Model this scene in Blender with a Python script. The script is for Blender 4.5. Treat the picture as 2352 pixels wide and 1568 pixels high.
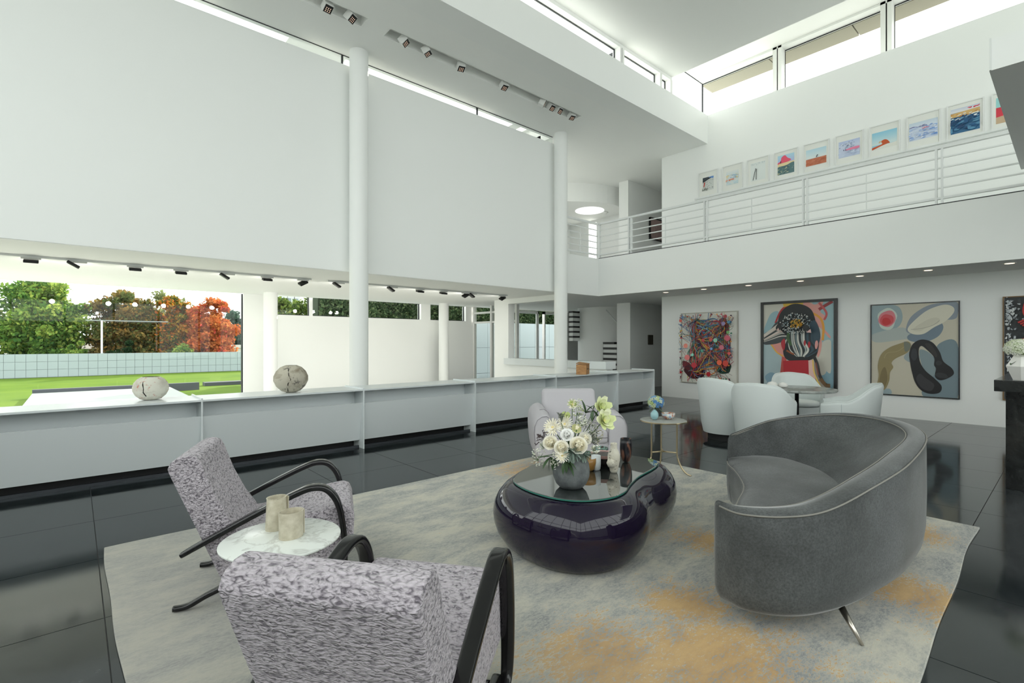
import bpy, bmesh, math, random
import numpy as np
from mathutils import Vector, Matrix

sc = bpy.context.scene
for o in list(bpy.data.objects):
    bpy.data.objects.remove(o)
COL = sc.collection
random.seed(7)
rng = np.random.default_rng(7)
PI = math.pi

# ------------------------------------------------------------------ camera
# world: +X runs along the long window wall, +Y across the hall, +Z up; metres
cam_d = bpy.data.cameras.new('camera')
cam = bpy.data.objects.new('camera', cam_d)
COL.objects.link(cam)
cam.location = (0, 0, 1.4)
cam.rotation_euler = (PI / 2, 0, math.radians(-41.364))
cam_d.sensor_width = 36.0
cam_d.lens = 36.0 * 1142.0 / 2352.0
cam_d.shift_y = 2.0 / 2352.0
cam_d.clip_start = 0.02
cam_d.clip_end = 500
sc.camera = cam

# ------------------------------------------------------------------ sky, sun, exposure
W = bpy.data.worlds.new('sky')
sc.world = W
W.use_nodes = True
bg = W.node_tree.nodes['Background']
bg.inputs[0].default_value = (0.97, 0.985, 0.975, 1)
bg.inputs[1].default_value = 3.0
sun_d = bpy.data.lights.new('sun', 'SUN')
sun = bpy.data.objects.new('sun', sun_d)
COL.objects.link(sun)
sun_d.energy = 9.0
sun_d.angle = 0.01
sun_d.color = (1.0, 0.93, 0.82)
sun.rotation_euler = Vector((-0.62, -0.52, -0.37)).to_track_quat('-Z', 'Y').to_euler()
vs = sc.view_settings
vs.view_transform = 'Standard'
vs.look = 'None'
vs.exposure = 0.0
vs.gamma = 1.0
vs.use_curve_mapping = False
sc.cycles.max_bounces = 10
sc.cycles.diffuse_bounces = 6
sc.cycles.glossy_bounces = 4
sc.cycles.transparent_max_bounces = 12
sc.cycles.sample_clamp_indirect = 6.0
sc.cycles.caustics_reflective = False
sc.cycles.caustics_refractive = False
try:
    sc.cycles.use_denoising = True
    sc.cycles.denoiser = 'OPENIMAGEDENOISE'
except Exception:
    pass

# ------------------------------------------------------------------ helpers
def lin(r, g, b):
    f = lambda c: (c / 255 / 12.92) if c / 255 <= 0.04045 else ((c / 255 + 0.055) / 1.055) ** 2.4
    return (f(r), f(g), f(b), 1.0)

class MB:
    def __init__(s):
        s.v = []; s.f = []; s.c = []
    def add(s, vs_, fs, col=None):
        n = len(s.v)
        s.v += [tuple(p) for p in vs_]
        for f in fs:
            s.f.append(tuple(i + n for i in f)); s.c.append(col)
        return s
    def box(s, x0, y0, z0, x1, y1, z1, col=None):
        v = [(x0, y0, z0), (x1, y0, z0), (x1, y1, z0), (x0, y1, z0), (x0, y0, z1), (x1, y0, z1), (x1, y1, z1), (x0, y1, z1)]
        return s.add(v, [(3, 2, 1, 0), (4, 5, 6, 7), (0, 1, 5, 4), (1, 2, 6, 5), (2, 3, 7, 6), (3, 0, 4, 7)], col)
    def obox(s, c, sx, sy, sz, M=None, col=None):
        M = M or Matrix()
        q = [(-1, -1, -1), (1, -1, -1), (1, 1, -1), (-1, 1, -1), (-1, -1, 1), (1, -1, 1), (1, 1, 1), (-1, 1, 1)]
        v = [Vector(c) + M @ Vector((a * sx / 2, b * sy / 2, d * sz / 2)) for a, b, d in q]
        return s.add(v, [(3, 2, 1, 0), (4, 5, 6, 7), (0, 1, 5, 4), (1, 2, 6, 5), (2, 3, 7, 6), (3, 0, 4, 7)], col)
    def loft(s, rings, cap0=True, cap1=True, closed=True, col=None):
        n = len(rings[0]); v = []; f = []
        for r in rings: v += list(r)
        m = n if closed else n - 1
        for i in range(len(rings) - 1):
            for j in range(m):
                k = (j + 1) % n
                f.append((i * n + j, i * n + k, (i + 1) * n + k, (i + 1) * n + j))
        if cap0: f.append(tuple(reversed(range(n))))
        if cap1: f.append(tuple(range((len(rings) - 1) * n, len(rings) * n)))
        return s.add(v, f, col)
    def lathe(s, prof, seg=32, c=(0, 0, 0), cap0=True, cap1=True, col=None, sx=1, sy=1, wob=None):
        rings = []
        for i, (r, z) in enumerate(prof):
            ring = []
            for k in range(seg):
                a = 2 * PI * k / seg
                rr = r * (1 + (wob(a, z) if wob else 0))
                ring.append((c[0] + rr * math.cos(a) * sx, c[1] + rr * math.sin(a) * sy, c[2] + z))
            rings.append(ring)
        return s.loft(rings, cap0, cap1, True, col)
    def prism(s, poly, z0, z1, col=None):
        return s.loft([[(x, y, z0) for x, y in poly], [(x, y, z1) for x, y in poly]], col=col)
    def tube(s, path, r, seg=10, flat=1.0, up=(0, 0, 1), closed=False, col=None):
        P = [Vector(p) for p in path]; rings = []
        n = len(P)
        for i in range(n):
            if closed: t = P[(i + 1) % n] - P[i - 1]
            else: t = P[min(i + 1, n - 1)] - P[max(i - 1, 0)]
            t.normalize()
            u = Vector(up)
            if abs(t.dot(u)) > 0.97: u = Vector((1, 0.2, 0))
            a = t.cross(u).normalized(); b = a.cross(t).normalized()
            rr = r(i / (n - 1)) if callable(r) else r
            rings.append([P[i] + a * math.cos(2 * PI * k / seg) * rr + b * math.sin(2 * PI * k / seg) * rr * flat for k in range(seg)])
        if closed:
            rings.append(rings[0]); return s.loft(rings, False, False, True, col)
        return s.loft(rings, col=col)
    def build(s, name, mat, parent=None, smooth=False, loc=None, rz=None, bevel=0, sub=0, auto=None):
        me = bpy.data.meshes.new(name)
        me.from_pydata(s.v, [], s.f)
        if any(c is not None for c in s.c):
            at = me.color_attributes.new('Col', 'FLOAT_COLOR', 'CORNER')
            buf = []
            for f, c in zip(s.f, s.c):
                buf += list(c or (1, 1, 1, 1)) * len(f)
            at.data.foreach_set('color', buf)
        bm = bmesh.new(); bm.from_mesh(me)
        bmesh.ops.recalc_face_normals(bm, faces=bm.faces)
        bm.to_mesh(me); bm.free()
        if smooth: me.shade_smooth()
        if mat is not None: me.materials.append(mat)
        o = bpy.data.objects.new(name, me)
        COL.objects.link(o)
        if parent: o.parent = parent
        if loc: o.location = loc
        if rz is not None: o.rotation_euler = (0, 0, rz)
        if bevel:
            b = o.modifiers.new('bevel', 'BEVEL'); b.width = bevel; b.segments = 3; b.limit_method = 'ANGLE'
            if smooth:
                pass
        if sub:
            b = o.modifiers.new('sub', 'SUBSURF'); b.levels = sub; b.render_levels = sub
        if auto:
            me.shade_smooth()
            me.set_sharp_from_angle(angle=math.radians(auto))
        return o

def tag(o, label=None, cat=None, group=None, kind=None):
    if label: o['label'] = label
    if cat: o['category'] = cat
    if group: o['group'] = group
    if kind: o['kind'] = kind
    return o
def thing(name, label, cat, loc=(0, 0, 0), rz=0, group=None):
    o = bpy.data.objects.new(name, None)
    o.empty_display_size = 0.1
    COL.objects.link(o); o.location = loc; o.rotation_euler = (0, 0, rz)
    return tag(o, label, cat, group)
def struct(name, mb, mat, parent=None, label=None, **k):
    o = mb.build(name, mat, parent, **k)
    if parent is None: o['kind'] = 'structure'
    if label: o['label'] = label
    return o
def dup(o, parent=None, loc=None, rz=None):
    c = o.copy(); COL.objects.link(c)
    if parent is not None: c.parent = parent
    if loc is not None: c.location = loc
    if rz is not None: c.rotation_euler = (0, 0, rz)
    for ch in list(o.children): dup(ch, c)
    return c
def catmull(P, n, closed=False):
    P = [np.array(p, float) for p in P]; out = []
    m = len(P)
    segs = m if closed else m - 1
    for i in range(segs):
        if closed: a, b, c, d = P[(i - 1) % m], P[i], P[(i + 1) % m], P[(i + 2) % m]
        else: a, b, c, d = P[max(i - 1, 0)], P[i], P[i + 1], P[min(i + 2, m - 1)]
        for k in range(n):
            t = k / n
            out.append(0.5 * ((2 * b) + (-a + c) * t + (2 * a - 5 * b + 4 * c - d) * t * t + (-a + 3 * b - 3 * c + d) * t ** 3))
    if not closed: out.append(P[-1])
    return out

# ------------------------------------------------------------------ materials
MATS = {}
def mat(name, base=(0.8, 0.8, 0.8, 1), rough=0.5, metal=0.0, spec=0.5, **kw):
    if name in MATS: return MATS[name]
    m = bpy.data.materials.new(name); m.use_nodes = True
    b = m.node_tree.nodes['Principled BSDF']
    b.inputs['Base Color'].default_value = base if len(base) == 4 else (*base, 1)
    b.inputs['Roughness'].default_value = rough
    b.inputs['Metallic'].default_value = metal
    b.inputs['Specular IOR Level'].default_value = spec
    for k, v in kw.items():
        b.inputs[k.replace('_', ' ')].default_value = v
    MATS[name] = m
    return m
def N(m, t, **kw):
    n = m.node_tree.nodes.new(t)
    for k, v in kw.items():
        if k in n.inputs: n.inputs[k].default_value = v
        else: setattr(n, k, v)
    return n
def L(m, a, b): m.node_tree.links.new(a, b)
def bsdf(m): return m.node_tree.nodes['Principled BSDF']
def ramp(m, fac, stops, interp='LINEAR'):
    r = N(m, 'ShaderNodeValToRGB'); r.color_ramp.interpolation = interp
    e = r.color_ramp.elements
    while len(e) < len(stops): e.new(0.5)
    for q, (p, c) in zip(e, stops):
        q.position = p; q.color = c if len(c) == 4 else (*c, 1)
    if fac is not None: L(m, fac, r.inputs[0])
    return r
def coords(m, kind='Object', scale=(1, 1, 1), loc=(0, 0, 0)):
    t = N(m, 'ShaderNodeTexCoord'); mp = N(m, 'ShaderNodeMapping')
    mp.inputs['Scale'].default_value = scale; mp.inputs['Location'].default_value = loc
    L(m, t.outputs[kind], mp.inputs[0]); return mp.outputs[0]
def noise(m, vec, scale, detail=4, rough=0.5, dist=0.0):
    n = N(m, 'ShaderNodeTexNoise', Scale=scale, Detail=detail, Roughness=rough, Distortion=dist)
    if vec is not None: L(m, vec, n.inputs['Vector'])
    return n.outputs['Fac']
def bump(m, h, dist=0.01, strength=0.5):
    b = N(m, 'ShaderNodeBump', Strength=strength, Distance=dist); L(m, h, b.inputs['Height'])
    L(m, b.outputs[0], bsdf(m).inputs['Normal']); return b
def mixc(m, fac, a, b, mode='MIX'):
    x = N(m, 'ShaderNodeMix', data_type='RGBA', blend_type=mode)
    for s, v in ((0, fac), (6, a), (7, b)):
        if hasattr(v, 'is_output'): L(m, v, x.inputs[s])
        else: x.inputs[s].default_value = v
    return x.outputs[2]

M_wall = mat('white_plaster', (0.845, 0.86, 0.845), 0.6, spec=0.25)
_c = coords(M_wall); bump(M_wall, noise(M_wall, _c, 180, 2), 0.0006, 0.25)
M_ceil = mat('white_ceiling_paint', (0.86, 0.87, 0.85), 0.7, spec=0.2)
M_lac = mat('white_lacquer', (0.68, 0.72, 0.73), 0.28, spec=0.5)
M_frame = mat('white_window_frame', (0.80, 0.81, 0.79), 0.4)
M_gask = mat('black_gasket', (0.012, 0.014, 0.016), 0.5)
M_rail = mat('white_painted_steel', (0.74, 0.76, 0.75), 0.4)
M_black = mat('black_matte', (0.008, 0.008, 0.009), 0.55)
M_dkst = mat('dark_anodised_strip', (0.06, 0.066, 0.075), 0.35, 0.6)
M_spot = mat('spotlight_housing', (0.70, 0.71, 0.69), 0.5)
M_wood_box = mat('oak_box', lin(176, 128, 78), 0.6)
_c = coords(M_wood_box, scale=(3, 3, 30)); L(M_wood_box, ramp(M_wood_box, noise(M_wood_box, _c, 4, 5), [(0.3, lin(140, 92, 50)), (0.7, lin(196, 150, 98))]).outputs[0], bsdf(M_wood_box).inputs[0])

def emis(name, col, s):
    m = bpy.data.materials.new(name); m.use_nodes = True
    nt = m.node_tree; nt.nodes.clear()
    e = nt.nodes.new('ShaderNodeEmission'); e.inputs[0].default_value = (*col, 1); e.inputs[1].default_value = s
    o = nt.nodes.new('ShaderNodeOutputMaterial'); nt.links.new(e.outputs[0], o.inputs[0])
    return m
M_led = emis('warm_led', (1.0, 0.70, 0.50), 1.1)
M_lamp = emis('warm_downlight_lens', (1.0, 0.80, 0.58), 2.2)
M_disc = emis('skylight_glow', (0.97, 1.0, 0.97), 1.6)

def glass(name, tint=(0.96, 0.98, 0.97), refl=1.0):
    m = bpy.data.materials.new(name); m.use_nodes = True
    nt = m.node_tree; nt.nodes.clear()
    t = nt.nodes.new('ShaderNodeBsdfTransparent'); t.inputs[0].default_value = (*tint, 1)
    g = nt.nodes.new('ShaderNodeBsdfGlossy'); g.inputs['Roughness'].default_value = 0.01
    fr = nt.nodes.new('ShaderNodeLayerWeight'); fr.inputs[0].default_value = 0.5
    pw = nt.nodes.new('ShaderNodeMath'); pw.operation = 'POWER'; pw.inputs[1].default_value = 5.0
    nt.links.new(fr.outputs['Facing'], pw.inputs[0])
    mu = nt.nodes.new('ShaderNodeMath'); mu.operation = 'MULTIPLY_ADD'; mu.inputs[1].default_value = 0.6 * refl; mu.inputs[2].default_value = 0.014
    nt.links.new(pw.outputs[0], mu.inputs[0])
    mx = nt.nodes.new('ShaderNodeMixShader'); o = nt.nodes.new('ShaderNodeOutputMaterial')
    nt.links.new(mu.outputs[0], mx.inputs[0]); nt.links.new(t.outputs[0], mx.inputs[1]); nt.links.new(g.outputs[0], mx.inputs[2])
    nt.links.new(mx.outputs[0], o.inputs[0])
    return m
M_glass = glass('window_glass')

# slate floor tiles
M_tile = mat('dark_slate_tile', rough=0.10, spec=0.45)
_g = N(M_tile, 'ShaderNodeNewGeometry'); _oi = N(M_tile, 'ShaderNodeObjectInfo')
_ad = N(M_tile, 'ShaderNodeVectorMath', operation='ADD')
_sc = N(M_tile, 'ShaderNodeVectorMath', operation='SCALE'); _sc.inputs['Scale'].default_value = 40.0
L(M_tile, _oi.outputs['Random'], _sc.inputs[0]); L(M_tile, _g.outputs['Position'], _ad.inputs[0]); L(M_tile, _sc.outputs[0], _ad.inputs[1])
_mp = N(M_tile, 'ShaderNodeMapping'); _mp.inputs['Scale'].default_value = (0.9, 1.8, 1); _mp.inputs['Rotation'].default_value = (0, 0, 0.35)
L(M_tile, _ad.outputs[0], _mp.inputs[0])
_n1 = noise(M_tile, _mp.outputs[0], 2.2, 8, 0.62, 1.6)
_n2 = noise(M_tile, _mp.outputs[0], 5.0, 6, 0.6, 2.6)
_v = ramp(M_tile, _n2, [(0.492, (0, 0, 0, 1)), (0.5, (1, 1, 1, 1)), (0.508, (0, 0, 0, 1))])
_gate = ramp(M_tile, _n1, [(0.60, (0, 0, 0, 1)), (0.72, (1, 1, 1, 1))])
_vm = N(M_tile, 'ShaderNodeMath', operation='MULTIPLY'); L(M_tile, _v.outputs[0], _vm.inputs[0]); L(M_tile, _gate.outputs[0], _vm.inputs[1])
_bc = ramp(M_tile, _n1, [(0.3, (0.012, 0.016, 0.018, 1)), (0.7, (0.026, 0.032, 0.035, 1))])
_tc = mixc(M_tile, _vm.outputs[0], _bc.outputs[0], (0.13, 0.15, 0.155, 1))
L(M_tile, _tc, bsdf(M_tile).inputs[0])
_rr = N(M_tile, 'ShaderNodeMapRange'); _rr.inputs[3].default_value = 0.05; _rr.inputs[4].default_value = 0.13
L(M_tile, _n1, _rr.inputs[0]); L(M_tile, _rr.outputs[0], bsdf(M_tile).inputs['Roughness'])
M_grout = mat('dark_grout', (0.022, 0.024, 0.026), 0.6)

M_granite = mat('black_granite', rough=0.12)
_c = coords(M_granite); _n = noise(M_granite, _c, 7, 8, 0.65, 1.2)
L(M_granite, ramp(M_granite, _n, [(0.35, (0.006, 0.007, 0.007, 1)), (0.62, (0.02, 0.022, 0.022, 1)), (0.75, (0.09, 0.09, 0.09, 1))]).outputs[0], bsdf(M_granite).inputs[0])

# painted surfaces coloured per face
M_paint = mat('artist_paint', rough=0.5)
_a = N(M_paint, 'ShaderNodeVertexColor', layer_name='Col'); L(M_paint, _a.outputs[0], bsdf(M_paint).inputs[0])
M_print = mat('photo_print', rough=0.25)
_a = N(M_print, 'ShaderNodeVertexColor', layer_name='Col'); L(M_print, _a.outputs[0], bsdf(M_print).inputs[0])
# ================================================================== THE SETTING
XR = 11.5      # right gallery wall
XB = 10.04     # balcony front
YB = 8.06      # rear balcony front / suspended panel
YW = 13.35     # garden facade
ZS = 2.58      # balcony soffit
ZF = 3.53      # balcony floor
ZH = 6.20      # hall ceiling
XE, YE = -4.0, -5.0   # glazed facades behind the camera
def sbox(name, *a, m=None, parent=None, **k):
    return struct(name, MB().box(*a), m or M_wall, parent, **k)

# floor and its slate tiles
floor = sbox('floor', XE, YE, -0.3, 17.5, YW + 0.2, -0.004, m=M_grout)
tile_me = None
TS = 0.914
for i in range(19):
    for j in range(12):
        x = 1.03 + (i - 4) * TS; y = 4.18 + (j - 6) * TS
        if tile_me is None:
            t = MB().box(0.0025, 0.0025, -0.004, TS - 0.0025, TS - 0.0025, 0.0).build('slate_tile', M_tile, floor, loc=(x, y, 0)); tile_me = t.data
        else:
            t = bpy.data.objects.new('slate_tile', tile_me); COL.objects.link(t); t.parent = floor; t.location = (x, y, 0)

# right gallery wall, both storeys
sbox('wall_right', XR, YE, 0, XR + 0.25, 7.15, 6.89)
# L-shaped balcony slab
mb = MB().box(XB, YE, ZS, XR, YB, ZF).box(XE, YB, ZS, XR, YW, ZF).box(XR, 7.15, ZS, 17.5, YW, ZF)
struct('floor_balcony', mb, M_wall, label='white balcony slab wrapping the hall')
trim = sbox('trim_1', XB - 0.004, YE, ZF + 0.001, XB + 0.05, YB - 0.004, ZF + 0.014, m=M_gask)
# suspended panel along the left
sbox('wall_left', XE, YB - 0.01, ZS + 0.005, 3.46, YB + 0.12, 6.02)
sbox('wall_left_far', 3.60, YB - 0.01, ZS + 0.005, 8.40, YB + 0.12, 6.02)
sbox('wall_left_link', 3.46, YB + 0.03, ZS + 0.005, 3.60, YB + 0.12, 6.02)

# hall ceiling with two recessed spotlight slots
S1, S2 = (0.9, 3.27), (3.64, 8.08)
Y0, Y1 = 6.945, 7.185
mb = MB().box(XE, 6.36, ZH, 17.5, Y0, ZH + 0.16).box(XE, Y1, ZH, 8.4, YB + 0.14, ZH + 0.16)
mb.box(8.4, Y1, ZH, 13.7, YW, ZH + 0.16).box(13.7, Y1, ZH, 17.5, 8.95, ZH + 0.16)
mb.box(XE, Y0, ZH, S1[0], Y1, ZH + 0.16).box(S1[1], Y0, ZH, S2[0], Y1, ZH + 0.16).box(S2[1], Y0, ZH, 17.5, Y1, ZH + 0.16)
mb.box(S1[0], Y0, ZH + 0.14, S1[1], Y1, ZH + 0.16).box(S2[0], Y0, ZH + 0.14, S2[1], Y1, ZH + 0.16)
struct('ceiling', mb, M_ceil)
# raised ceiling with roof lights behind the panel
mb = MB()
mb.box(XE, YB + 0.14, 6.60, 8.4, 8.62, 6.75).box(XE, 9.55, 6.60, 8.4, 9.9, 6.75)
for a, b in ((2.75, 3.75), (7.85, 8.1), (8.3, 8.4)):
    mb.box(a, 8.62, 6.60, b, 9.55, 6.75)
mb.box(XE, 9.7, ZF, 8.4, 9.9, 6.60).box(8.4, 8.5, ZF, 8.5, 9.9, 6.75).box(XE, YB + 0.14, ZH + 0.16, 8.4, YB + 0.2, 6.6)
struct('ceiling_rooflight', mb, M_ceil)
w = thing('window_1', None, None); w['kind'] = 'structure'; w['label'] = 'narrow glazed slot above the white panel'
for a, b in ((XE, 3.35), (3.37, 6.18), (6.20, 8.40)):
    MB().box(a, YB + 0.05, 6.02, b, YB + 0.058, ZH).build('pane', M_glass, w)
for x in (3.35, 6.18):
    MB().box(x, YB + 0.035, 6.02, x + 0.022, YB + 0.075, ZH).build('joint', M_gask, w)
MB().box(XE, YB + 0.035, ZH - 0.008, 8.4, YB + 0.05, ZH + 0.002).build('head_gasket', M_gask, w)

# fascia beam and the upper ceiling slab
struct('wall_fascia', MB().box(XE, 5.9, ZH, XR, 6.36, 6.89).box(XE, 6.36, 6.74, 10.07, 6.90, 6.86), M_wall)
ZC = 7.34
mb = MB().box(XE, YE, ZC, 10.07, 6.0, ZC + 0.18).box(10.07, YE, 8.12, 12.35, 6.45, 8.30).box(10.02, YE, ZC + 0.18, 10.07, 6.45, 8.12)
mb.box(XE, 6.0, 7.27, 10.07, 6.17, ZC + 0.18)
struct('ceiling_upper', mb, M_ceil)
# clerestory over the fascia
w = thing('window_2', None, None); w['kind'] = 'structure'; w['label'] = 'long clerestory window above the fascia beam'
for a, b in ((8.13, 8.18), (8.20, 8.27), (9.56, 9.64), (9.98, 10.07), (4.0, 4.1), (0.0, 0.1), (-4.0, -3.9)):
    MB().box(a, 5.985, 6.87, b, 6.17, 7.27).build('mullion', M_frame, w)
MB().box(8.18, 6.0, 6.85, 8.20, 6.3, 7.27).build('joint', M_gask, w)
for a, b in ((-3.9, 0), (0.1, 4.0), (4.1, 8.13), (8.27, 9.56), (9.64, 9.98)):
    MB().box(a, 6.135, 6.86, b, 6.143, 7.27).build('pane', M_glass, w)
    MB().box(a, 6.115, 7.25, b, 6.134, 7.268).build('head_gasket', M_gask, w)
    MB().box(b - 0.02, 6.115, 6.86, b - 0.001, 6.134, 7.25).build('side_gasket', M_gask, w)
# glazed corner and right clerestory
w = thing('window_3', None, None); w['kind'] = 'structure'; w['label'] = 'tall clerestory window above the row of framed prints with glazed corner'
MB().box(10.07, 6.40, 6.89, 12.19, 6.408, 8.07).build('pane', M_glass, w)
MB().box(12.19, 6.385, 6.88, 12.22, 6.415, 8.09).build('corner_joint', M_gask, w)
MB().box(10.07, 6.39, 8.07, 12.2, 6.41, 8.085).build('head_gasket', M_gask, w)
ys = [6.385, 4.49, 2.47, 0.45, -1.57, -3.6, YE]
for k in range(6):
    a, b = ys[k], ys[k + 1]
    MB().box(12.20, b + 0.10, 6.89, 12.208, a - (0.08 if k else 0), 8.05).build('pane', M_glass, w)
    MB().box(12.185, b + 0.10, 8.048, 12.2, a - (0.08 if k else 0), 8.068).build('head_gasket', M_gask, w)
    if k < 5:
        MB().box(11.98, b + 0.015, 6.80, 12.2, b + 0.10, 8.12).build('mullion', M_frame, w)
        MB().box(11.98, b - 0.085, 6.80, 12.2, b - 0.01, 8.12).build('mullion', M_frame, w)
        MB().box(12.0, b - 0.009, 6.80, 12.06, b + 0.014, 8.10).build('joint', M_gask, w)
        MB().box(12.186, b + 0.101, 6.88, 12.2, b + 0.112, 8.05).build('side_gasket', M_gask, w)
        MB().box(12.186, b - 0.096, 6.88, 12.2, b - 0.086, 8.05).build('side_gasket', M_gask, w)
MB().box(11.98, YE, 8.07, 12.2, 6.38, 8.118).build('head_frame', M_frame, w)
sbox('trim_2', XR + 0.25, YE, 6.80, 12.35, 6.45, 6.885)
# roof overhang outside, in panels with open joints
M_eave = mat('beige_eave_panel', lin(160, 153, 136), 0.6)
e = thing('roof_overhang', 'beige roof overhang outside the high windows', 'overhang', (0, 0, 0))
yy = 6.5
while yy > -5:
    MB().box(12.36, yy - 1.67, 8.11, 12.90, yy - 0.012, 8.28).build('eave_panel', M_eave, e); yy -= 1.68

# bridge slab at the right and the black stone fireplace below it
sbox('ceiling_bridge', 6.18, YE, 3.84, XB - 0.002, 0.52, 4.12)
MB().box(6.165, 0.505, 3.84, 6.178, 0.518, 4.125).build('trim_3', M_rail)['kind'] = 'structure'

# columns
for (x, y, z1) in ((3.54, 7.86, ZH), (8.42, 7.86, ZH), (3.50, 12.65, ZS), (8.42, 12.70, ZS)):
    o = MB().lathe([(0.152, 0.0), (0.152, z1)], 48, (x, y, 0)).build('column', M_wall, auto=40)
    o['kind'] = 'structure'
for o, l in zip([q for q in COL.objects if q.name.startswith('column')], (
        'tall round white column standing in front of the suspended panel', 'tall round white column at the end of the suspended panel beside the balcony',
        'round white column beside the garden window', 'round white column before the strip windows by the glazed door')):
    tag(o, l, 'column')

# ------------------------------------------------------------------ garden alcove behind the low shelves
mb = MB()
mb.box(3.08, YW, 0, 3.42, YW + 0.25, ZS)                    # pier beside the garden window
mb.box(3.42, YW, 0, 10.0, YW + 0.2, 2.10)                   # wall under the strip windows
mb.box(3.42, YW, 2.10, 3.80, YW + 0.2, ZS).box(8.02, YW, 2.10, 8.36, YW + 0.2, ZS).box(9.72, YW, 2.1, 10.0, YW + 0.2, ZS)
mb.box(XE, YW, 0, 3.08, YW + 0.2, 0.10)
struct('wall_garden', mb, M_wall)
w = thing('window_4', None, None); w['kind'] = 'structure'; w['label'] = 'large picture window onto the lawn and autumn trees'
MB().box(XE, YW + 0.10, 0.10, 3.06, YW + 0.11, ZS).build('pane', M_glass, w)
MB().box(3.055, YW + 0.06, 0.10, 3.08, YW + 0.14, ZS).build('side_gasket', M_gask, w)
w = thing('window_5', None, None); w['kind'] = 'structure'; w['label'] = 'row of high strip windows looking onto the hedge'
for a, b in ((3.80, 4.67), (4.75, 8.02), (8.36, 9.72)):
    MB().box(a, YW + 0.12, 2.12, b, YW + 0.128, ZS).build('pane', M_glass, w)
    MB().box(a, YW + 0.10, 2.10, b, YW + 0.15, 2.122).build('sill_frame', M_gask, w)
    MB().box(b - 0.02, YW + 0.10, 2.12, b, YW + 0.15, ZS).build('side_gasket', M_gask, w)
MB().box(4.67, YW + 0.05, 2.10, 4.75, YW + 0.16, ZS).build('mullion', M_frame, w)
# glazed end wall at the right of the alcove
w = thing('window_6', None, None); w['kind'] = 'structure'; w['label'] = 'tall glazed garden door with a small top light'
for (y0, y1) in ((11.2, 11.62), (11.70, 12.32), (12.40, 13.24)):
    for (z0, z1) in ((0.05, 2.02), (2.08, 2.34), (2.39, 2.56)):
        MB().box(10.03, y0, z0, 10.038, y1, z1).build('pane', M_glass, w)
for y in (11.16, 11.66, 12.36, 13.28):
    MB().box(9.98, y - 0.04, 0, 10.08, y + 0.04, ZS).build('mullion', M_frame, w)
    MB().box(10.0, y + 0.04, 0, 10.02, y + 0.055, 2.05).build('side_gasket', M_gask, w)
for z in (2.05, 2.365):
    MB().box(9.99, 11.16, z - 0.03, 10.07, 13.32, z + 0.03).build('transom', M_frame, w)
# wall with the wide opening, its header and the half wall
mb = MB().box(8.90, 10.26, 0, 9.12, 10.86, ZS).box(8.90, 8.45, 2.45, 9.12, 10.26, ZS)
mb.box(8.90, 6.92, 0.0, 9.12, 10.26, 0.80)
struct('wall_opening', mb, M_wall)
sbox('trim_4', 8.82, 6.88, 0.80, 9.18, 10.36, 0.97, m=M_lac)
# far hall
sbox('floor_alcove_bounce', XE, 6.86, 0.0005, 8.82, YW, 0.006, m=mat('pale_bounce_floor', (0.62, 0.61, 0.57), 0.5))  # unseen pale floor added to bounce lamp light onto the soffit
mb = MB().box(11.50, YW, 0, 11.6, YW + 0.2, ZS).box(14.7, YW, 0, 17.5, YW + 0.2, ZS)
struct('wall_far', mb, M_wall)
w = thing('door_1', None, None); w['kind'] = 'structure'; w['label'] = 'white framed glass garden doors seen through the opening'
for a, b in ((11.65, 13.05), (13.45, 14.64)):
    MB().box(a, YW + 0.06, 0.1, b, YW + 0.068, 2.47).build('pane', M_glass, w)
    for x in (a - 0.05, b):
        MB().box(x, YW, 0, x + 0.05, YW + 0.12, 2.56).build('stile', M_frame, w)
    MB().box(a - 0.05, YW, 2.47, b + 0.05, YW + 0.12, 2.56).build('top_rail', M_frame, w)
    MB().box(a, YW, 0, b, YW + 0.12, 0.1).build('bottom_rail', M_frame, w)
    MB().box(b - 0.014, YW + 0.03, 0.1, b, YW + 0.055, 2.47).build('side_gasket', M_gask, w)
mb = MB().box(12.55, 8.77, 0, 17.5, 8.95, ZS).box(12.40, 8.77, 0, 12.55, 9.25, ZS).box(12.85, 9.2, 0, 13.05, 9.58, ZS)
struct('wall_hall', mb, M_wall)
struct('wall_end', MB().box(17.5, 7.0, 0, 17.7, YW + 0.2, ZF).box(17.5, 7.0, ZF, 17.7, 8.95, ZH), M_wall)
sbox('wall_passage', XR + 0.25, 6.95, 0, 17.5, 7.15, ZH)
# curved stair drum with dark treads
M_tread = mat('black_stair_tread', (0.012, 0.012, 0.013), 0.4)
CX, CY, R = 14.3, 10.9, 1.25
mb = MB(); n = 24
a0, a1 = math.radians(150), math.radians(300)
ring = []
for k in range(n + 1):
    a = a0 + (a1 - a0) * k / n
    ring.append(((CX + R * math.cos(a), CY + R * math.sin(a)), (CX + (R - 0.12) * math.cos(a), CY + (R - 0.12) * math.sin(a))))
mb.loft([[(o[0], o[1], 0), (i[0], i[1], 0), (i[0], i[1], ZS), (o[0], o[1], ZS)] for o, i in ring])
struct('wall_stair', mb, M_wall, auto=40)
st = thing('staircase', 'curving white staircase with black treads beyond the half wall', 'staircase', (0, 0, 0))
for k in range(8):   # flight descending at the right of the drum
    z = 0.17 * (k + 1) + 0.05
    MB().box(12.88, 9.62 + 0.10 * (k == 7), z - 0.07, 13.08, 10.16, z).build('tread', M_tread, st)
    MB().box(12.90, 9.64, z - 0.17, 13.08, 10.14, z - 0.071).build('riser', M_wall, st)
for k in range(6):   # flight rising at the left
    z = 1.62 + 0.17 * k
    MB().box(12.75, 11.34, z - 0.06, 13.1, 11.54, z).build('tread', M_tread, st)
    MB().box(12.77, 11.36, z - 0.17, 13.1, 11.53, z - 0.061).build('riser', M_wall, st)
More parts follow.
